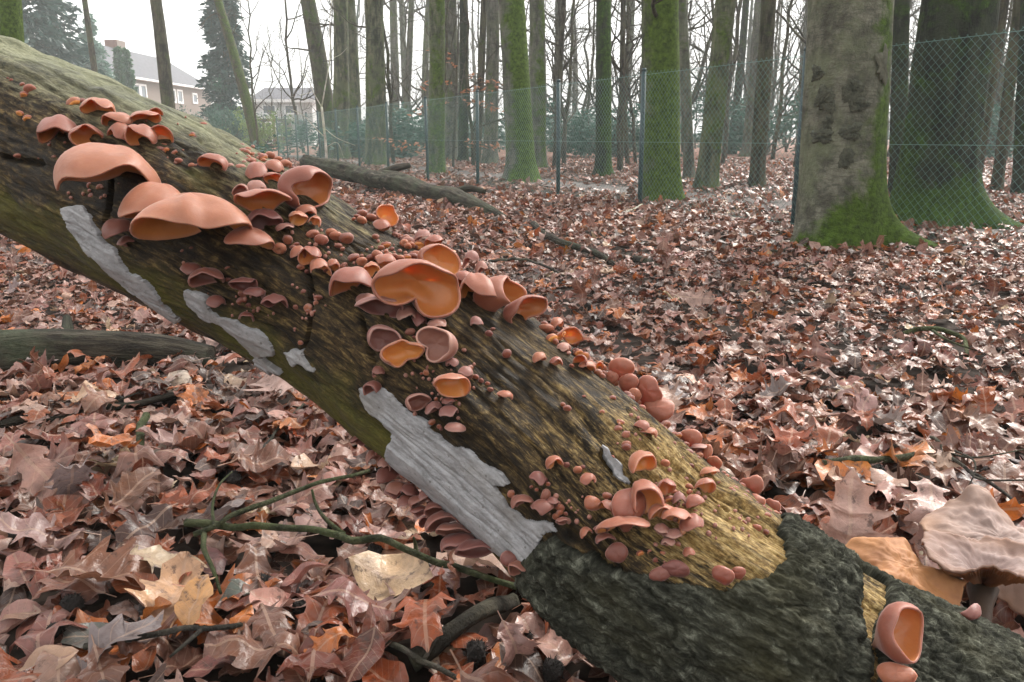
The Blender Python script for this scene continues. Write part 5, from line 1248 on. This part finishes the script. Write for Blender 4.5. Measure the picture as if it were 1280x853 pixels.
rg = np.random.default_rng(11)
def scatter(y0, y1, density, keep=None):
    n = int(density * (.75 * (y1 ** 2 - y0 ** 2) * 2 / 2 + 1.4 * (y1 - y0)) * 1.0)
    yy = np.sqrt(rg.uniform(y0 ** 2, y1 ** 2, n)); xx = rg.uniform(-1, 1, n) * (.74 * yy + .7)
    return xx, yy
LITV, LITQ, LITC, LITU = [], [], [], []; nv = 0
def put(P, Q, C, U):
    global nv
    N, k, _ = P.shape
    LITV.append(P.reshape(-1, 3)); LITQ.append((Q[None] + (np.arange(N) * k)[:, None, None] + nv).reshape(-1, 4)); nv += N * k
    LITC.append(np.repeat(C, k, 0)); LITU.append(np.tile(U, (N, 1)))
def colors(n, shift=None):
    k = rg.choice(len(PC), n, p=PW); c = PC[k] * rg.uniform(.72, 1.18, (n, 1)) * (1 + rg.normal(0, .05, (n, 3))); return k, np.clip(c, .01, .75)
edge_lo = lambda x: np.interp(x, le[:, 0], le[:, 1]); edge_up = lambda x: np.interp(x, ue[:, 0], ue[:, 1])
cand = []                                   # near leaves: candidates to become single leaves
xx, yy = scatter(.45, 4.2, 700); x2, y2 = scatter(.5, 2.0, 420); xx = np.concatenate([xx, x2]); yy = np.concatenate([yy, y2])
kinds = rg.choice(3, len(xx), p=[.40, .48, .12])
for kd, nm in enumerate(('oak', 'beech', 'willow')):
    for var in range(4):
        V2, Q2 = leaf_tpl(nm, 24, 4, rg)
        s_ = np.where((kinds == kd) & (np.arange(len(xx)) % 4 == var))[0]
        if not len(s_): continue
        size = .06 + .09 * rg.uniform(0, 1, len(s_)) ** 1.5 if kd == 0 else rg.uniform(.045, .085, len(s_))
        size = size * np.interp(yy[s_], [1.4, 2.4], [1.0, .74])
        tilt = np.where(rg.random(len(s_)) < .06, .75, .18)
        P = curl(V2, size, rg, len(s_), tilt)
        lay = rg.uniform(0, 1, len(s_)) ** 1.3 * .045
        P += np.stack([xx[s_], yy[s_], gz(xx[s_], yy[s_]) + lay], -1)[:, None]
        k, c = colors(len(s_))
        c = c * (.62 + .38 * np.clip(lay / .02, 0, 1))[:, None] if False else c
        cen_ = P.mean(1); pj = project(P.reshape(-1, 3)).reshape(len(s_), -1, 3)
        area = np.ptp(pj[..., 0], 1) * np.ptp(pj[..., 1], 1)
        px_, py_ = pj[..., 0].mean(1), pj[..., 1].mean(1)
        inlog = (py_ > edge_up(px_) - 5) & (py_ < edge_lo(px_) + 5)
        vis = (px_ > 5) & (px_ < 1275) & (py_ > 150) & (py_ < 848) & ~inlog & (lay > .026)
        score = np.where(vis, area * (.5 + lay / .045), -1)
        for q in range(len(s_)): cand.append((score[q], P[q], Q2, V2, k[q], c[q], nm, px_[q], py_[q], tilt[q]))
LMK = [(300, 657, 'the forked green branch'), (480, 690, 'the long mossy branch'), (180, 800, 'the straight grey twig'), (330, 775, 'the tip of the straight grey twig'), (600, 775, 'the crumbling wood chunk'), (500, 825, 'the forked grey twig'),
       (172, 570, 'the short mossy stub'), (40, 530, 'the knobbly brown branch'), (225, 485, 'the cream white leaf'), (60, 440, 'the weathered branch log'), (350, 480, 'the belly of the leaning log'), (90, 345, 'the topmost grey patch'), (60, 650, 'the big upright brown leaf'),
       (60, 760, 'the dark spiny husks'), (470, 600, 'the ears under the log'), (1100, 570, 'the dark green broken branch'), (1230, 590, 'the black twig bundle'), (1180, 660, 'the gilled mushrooms'), (1040, 640, 'the bark slab edge'), (900, 560, 'the low log ridge'), (850, 470, 'the tall thin ear'),
       (1175, 430, 'the small forked green twig'), (1000, 470, 'the open middle ground'), (720, 300, 'the long grey branch'), (810, 335, 'the short grey branch'), (660, 340, 'the thin arched twig'), (1080, 345, 'the near beech'), (870, 380, 'the pinkish standing leaf'), (760, 410, 'the ridge over yellow wood'), (1240, 500, 'the ground beyond the black twigs')]
cand.sort(key=lambda a: -a[0])
for q, (sc_, P, Q2, V2, k, c, nm, px_, py_, tl) in enumerate(cand[:300]):
    b = P.mean(0); b[2] = P[:, 2].min()
    o = obj('fallen_leaf', mesh('fallen_leaf', P - b, Q2, mats=[M['leaf_single']], uv=V2), None, tuple(b)); o.color = (*c, 1)
    wh = min(LMK, key=lambda a: (a[0] - px_) ** 2 + (a[1] - py_) ** 2)[2]
    lb = f"{'tilted ' if tl > .5 else ''}{PAL[k][1]} {'lobed oak' if nm == 'oak' else 'oval beech' if nm == 'beech' else 'narrow'} leaf on the ground near {wh}"
    tag(o, lb, 'leaf', 'fallen leaves near ' + wh)
for sc_, P, Q2, V2, k, c, nm, *_ in cand[300:]: put(P[None], Q2, c[None], V2)
for y0, y1, dens_, st, kk in ((4.2, 9.0, 400, 8, 'mid'), (9.0, 24.0, 105, 3, 'far')):
    xx, yy = scatter(y0, y1, dens_)
    off = (xx - F0[0]) * FN[0] + (yy - F0[1]) * FN[1]
    keep = ~((off > .8) & (off < 1.7) & (rg.random(len(xx)) < .8)); xx, yy = xx[keep], yy[keep]
    for var in range(4):
        V2, Q2 = leaf_tpl('oak' if var < 2 and kk == 'mid' else 'beech', st if kk == 'far' else (14 if var < 2 else 5), 2, rg)
        s_ = np.arange(var, len(xx), 4)
        size = rg.uniform(.055, .105, len(s_)) * (1.0 if kk == 'mid' else 1.3)
        P = curl(V2, size, rg, len(s_), np.where(rg.random(len(s_)) < .12, .7, .25))
        P += np.stack([xx[s_], yy[s_], gz(xx[s_], yy[s_]) + rg.uniform(0, .03, len(s_))], -1)[:, None]
        k, c = colors(len(s_)); put(P, Q2, c, V2)
tag(obj('leaf_litter', mesh('leaf_litter', np.concatenate(LITV), np.concatenate(LITQ), mats=[M['leaf_litter']], uv=np.concatenate(LITU), col=np.concatenate(LITC))),
    'deep brown and pink litter of fallen oak and beech leaves', 'leaf litter', kind='stuff')
# a few leaves that stand out, set by hand: x, y, size, kind, colour, yaw, pitch, roll, label
for x, y, z, size, nm, c, yaw, pt, rl, lb in [
    (222, 478, .06, .11, 'beech', (.66, .55, .44), .4, -.5, .3, 'cream white dry leaf standing beside the knobbly branch'),
    (345, 468, .10, .20, 'oak', (.60, .40, .34), -.75, -.1, .9, 'large pale pink leaf curled against the belly of the log'),
    (245, 500, .06, .13, 'oak', (.50, .15, .03), .8, -.3, .3, 'bright orange brown leaf beside the cream white leaf'),
    (490, 715, .06, .14, 'beech', (.68, .47, .28), .9, -.3, .2, 'cream yellow leaf lying against the long mossy branch'),
    (1062, 655, .11, .15, 'oak', (.50, .30, .24), 1.45, -1.15, .1, 'tall pinkish oak leaf standing upright behind the bark slab'),
    (1040, 592, .05, .09, 'beech', (.55, .16, .02), .1, -.2, .3, 'glossy orange leaf before the dark green broken branch'),
    (1075, 590, .05, .07, 'beech', (.58, .20, .03), 1.2, -.6, .1, 'small orange leaf touching the dark green broken branch'),
    (1165, 640, .09, .14, 'oak', (.44, .27, .23), 2.2, -.7, -.3, 'mauve brown leaf leaning on the gilled mushrooms'),
    (60, 600, .07, .17, 'oak', (.36, .2, .16), 1.9, -.9, .2, 'big brown oak leaf sticking up beyond the dark hollow'),
    (215, 745, .06, .14, 'oak', (.62, .36, .2), 1.0, -.2, .1, 'bright tan pointed oak leaf in the foreground'),
    (245, 748, .08, .08, 'beech', (.64, .33, .12), .3, -.5, .3, 'small golden curled leaf beside the tan pointed oak leaf'),
    (300, 745, .05, .07, 'beech', (.10, .13, .11), .1, -.1, .1, 'grey green oval leaf beside the golden curled leaf'),
    (115, 792, .04, .08, 'beech', (.11, .13, .12), .3, -.1, .1, 'grey green leaf under the straight grey twig'),
    (875, 305, .06, .14, 'oak', (.6, .42, .36), .3, -.5, .2, 'pale leaf standing on open ground before the near beech'),
    (870, 372, .08, .15, 'oak', (.40, .25, .2), 1.2, -.9, .2, 'pinkish curled leaf standing on the open ground')]:
    V2, Q2 = leaf_tpl(nm, 30, 4, np.random.default_rng(int(x))); g2 = np.random.default_rng(int(x) + 1)
    P = curl(V2, np.array([size]), g2, 1, np.array([0.0]))[0]; P -= P.mean(0)
    P[:, 2] *= .8
    Rm = Matrix.Rotation(yaw, 3, 'Z') @ Matrix.Rotation(pt, 3, 'Y') @ Matrix.Rotation(rl, 3, 'X'); P = P @ np.array(Matrix.Rotation(0, 3, 'Z')).T
    b0 = math.atan2(1, 0); P = P @ np.array(Rm).T
    b = gpt(x, y, z); o = obj('fallen_leaf', mesh('fallen_leaf', P, Q2, mats=[M['leaf_single']], uv=V2), None, tuple(b)); o.color = (*c, 1)
    tag(o, lb, 'leaf', 'single leaves that stand out')

# ------------------------------------------------------------------ withered gilled mushrooms on the far side of the low end
def gilled(label, px, py, d, w, hgt, tilt, roll, funnel, wav, seed, mats, gills=True, span=(0, 360), down=.3, foot=None):
    rg = np.random.default_rng(seed); n_s, n_f = 26, 120
    s = np.linspace(.0, 1, n_s); f = np.radians(np.linspace(span[0], span[1], n_f, endpoint=span != (0, 360))); S, PH = np.meshgrid(s, f, indexing='ij')
    R = w / F * d / 2; ph = rg.uniform(0, 6.28, 4)
    rr = S * (1 + .13 * np.cos(2 * PH + ph[0]) + .09 * np.cos(5 * PH + ph[1]) * S + .07 * fbm(np.cos(PH) * 3, np.sin(PH) * 3, 0, seed, 5) * S ** 2)
    z = hgt * (-funnel * np.exp(-(S / .30) ** 2) - down * S ** 3 * 1.0) + hgt * wav * S ** 2 * (np.cos(3 * PH + ph[2]) + .6 * np.cos(5 * PH + ph[3])) + .16 * hgt * fbm(rr * np.cos(PH) * 3, rr * np.sin(PH) * 3, 0, seed + 2, 5) + .03 * hgt * S * fbm(np.cos(PH) * 14, np.sin(PH) * 14, S * 1.5, seed + 5, 3)
    tp = np.stack([R * rr * np.cos(PH), R * rr * np.sin(PH), R * z], -1)
    bt_ = tp - np.array([0, 0, 1]) * (R * (.045 + .09 * (1 - S)))[..., None]
    C = at(px, py, d)
    Mx = np.array(Matrix.Rotation(math.radians(roll), 3, 'Y') @ Matrix.Rotation(math.radians(tilt), 3, 'X'))
    def grid(P, flip=False):
        i = np.arange(n_s - 1)[:, None] * n_f; j = np.arange(n_f if span == (0, 360) else n_f - 1)[None]; k = (j + 1) % n_f
        q = np.stack([i + j, i + j + n_f, i + k + n_f, i + k], -1).reshape(-1, 4); return q[:, ::-1] if flip else q
    top = grid(tp); bot = grid(bt_, True) + n_s * n_f
    j = np.arange(n_f if span == (0, 360) else n_f - 1); k = (j + 1) % n_f; e = (n_s - 1) * n_f
    rim = np.stack([e + j, e + k, e + k + n_s * n_f, e + j + n_s * n_f], -1)
    V = np.concatenate([tp.reshape(-1, 3), bt_.reshape(-1, 3)]) @ Mx.T
    base, bn = near_log(C)
    if foot is not None: base, bn = np.array(foot), np.array([0, 0, 1.0])
    t_ = empty('gilled_mushroom', tuple(base), label, 'mushroom', 'withered gilled mushrooms')
    obj('cap', mesh('cap', V + C - base, np.concatenate([top, bot, rim[:, ::-1]]), mats=[M[mats[0]], M[mats[1]]], mi=np.concatenate([np.zeros(len(top)), np.ones(len(bot)), np.zeros(len(rim))]), col=np.repeat(np.clip(np.concatenate([S.ravel(), S.ravel()]) * 1.5 - .75 + .3 * fbm(V[:, 0] * 25, V[:, 1] * 25, V[:, 2] * 25, 3, 3), 0, 1)[:, None], 3, 1)), t_)
    if gills:
        G = []
        for q in range(0, n_f, 1):
            a, b = bt_[4:, q], bt_[4:, q] - np.array([0, 0, 1]) * (R * .10 * np.sin(np.pi * np.linspace(.08, .95, n_s - 4)))[:, None]
            G.append(np.stack([a, b], 1).reshape(-1, 3))
        m_ = n_s - 4; V = np.concatenate(G) @ Mx.T
        i = np.arange(m_ - 1) * 2; q1 = np.stack([i, i + 1, i + 3, i + 2], -1)
        Q = np.concatenate([q1 + g * 2 * m_ for g in range(len(G))])
        o = obj('gills', mesh('gills', V + C - base, Q, mats=[M[mats[1]]]), t_); o['kind'] = 'stuff'
    a = MB(); c0 = (np.array([0, 0, -R * hgt * funnel - R * (.12 if funnel > .5 else .45)]) @ Mx.T) + C
    a.tube(smoothpath(np.array([c0, (c0 + base) / 2 - [0, 0, .02], base - bn * .01]) - base, 9), [R * .28, R * .2, R * .18, R * .17, R * .16, R * .16, R * .16, R * .17, R * .2], 12, True, .06)
    obj('stem', a.build('stem', M['fungus_stem_shaded']), t_)
gilled('funnel shaped pale mushroom with orange gills at the low end of the log', 1232, 704, .98, 132, .5, -6, 2, .8, .12, 3, ('fungus_pale', 'fungus_orange'), down=-.35)
FT = gpt(1246, 668, 0.0)
gilled('large withered pale mushroom draped over the funnel shaped one', 1250, 672, 1.06, 156, .5, 20, -4, .1, .34, 8, ('fungus_pale', 'fungus_orange'), False, foot=(FT[0] + .02, FT[1] - .02, 0))
gilled('torn orange brown mushroom lying flat toward the bark slab', 1138, 708, .98, 124, .5, 14, 10, .15, .34, 12, ('fungus_orange', 'fungus_orange'), True, (0, 360), .5)

# ------------------------------------------------------------------ misty air
t = bpy.data.materials.new('haze_air'); t.use_nodes = True; nt = t.node_tree; nt.nodes.remove(nt.nodes['Principled BSDF'])
pv = nt.nodes.new('ShaderNodeVolumePrincipled'); pv.inputs['Color'].default_value = (.86, .95, .94, 1); pv.inputs['Density'].default_value = .0024
nt.links.new(pv.outputs[0], nt.nodes['Material Output'].inputs['Volume'])
HAZE = True
if HAZE:
    a = MB(); a.box((-160, -30, -1.2), (160, 170, 19)); o = obj('haze', a.build('haze', t, False)); tag(o, 'thin pale mist hanging in the wood', 'haze', kind='stuff')
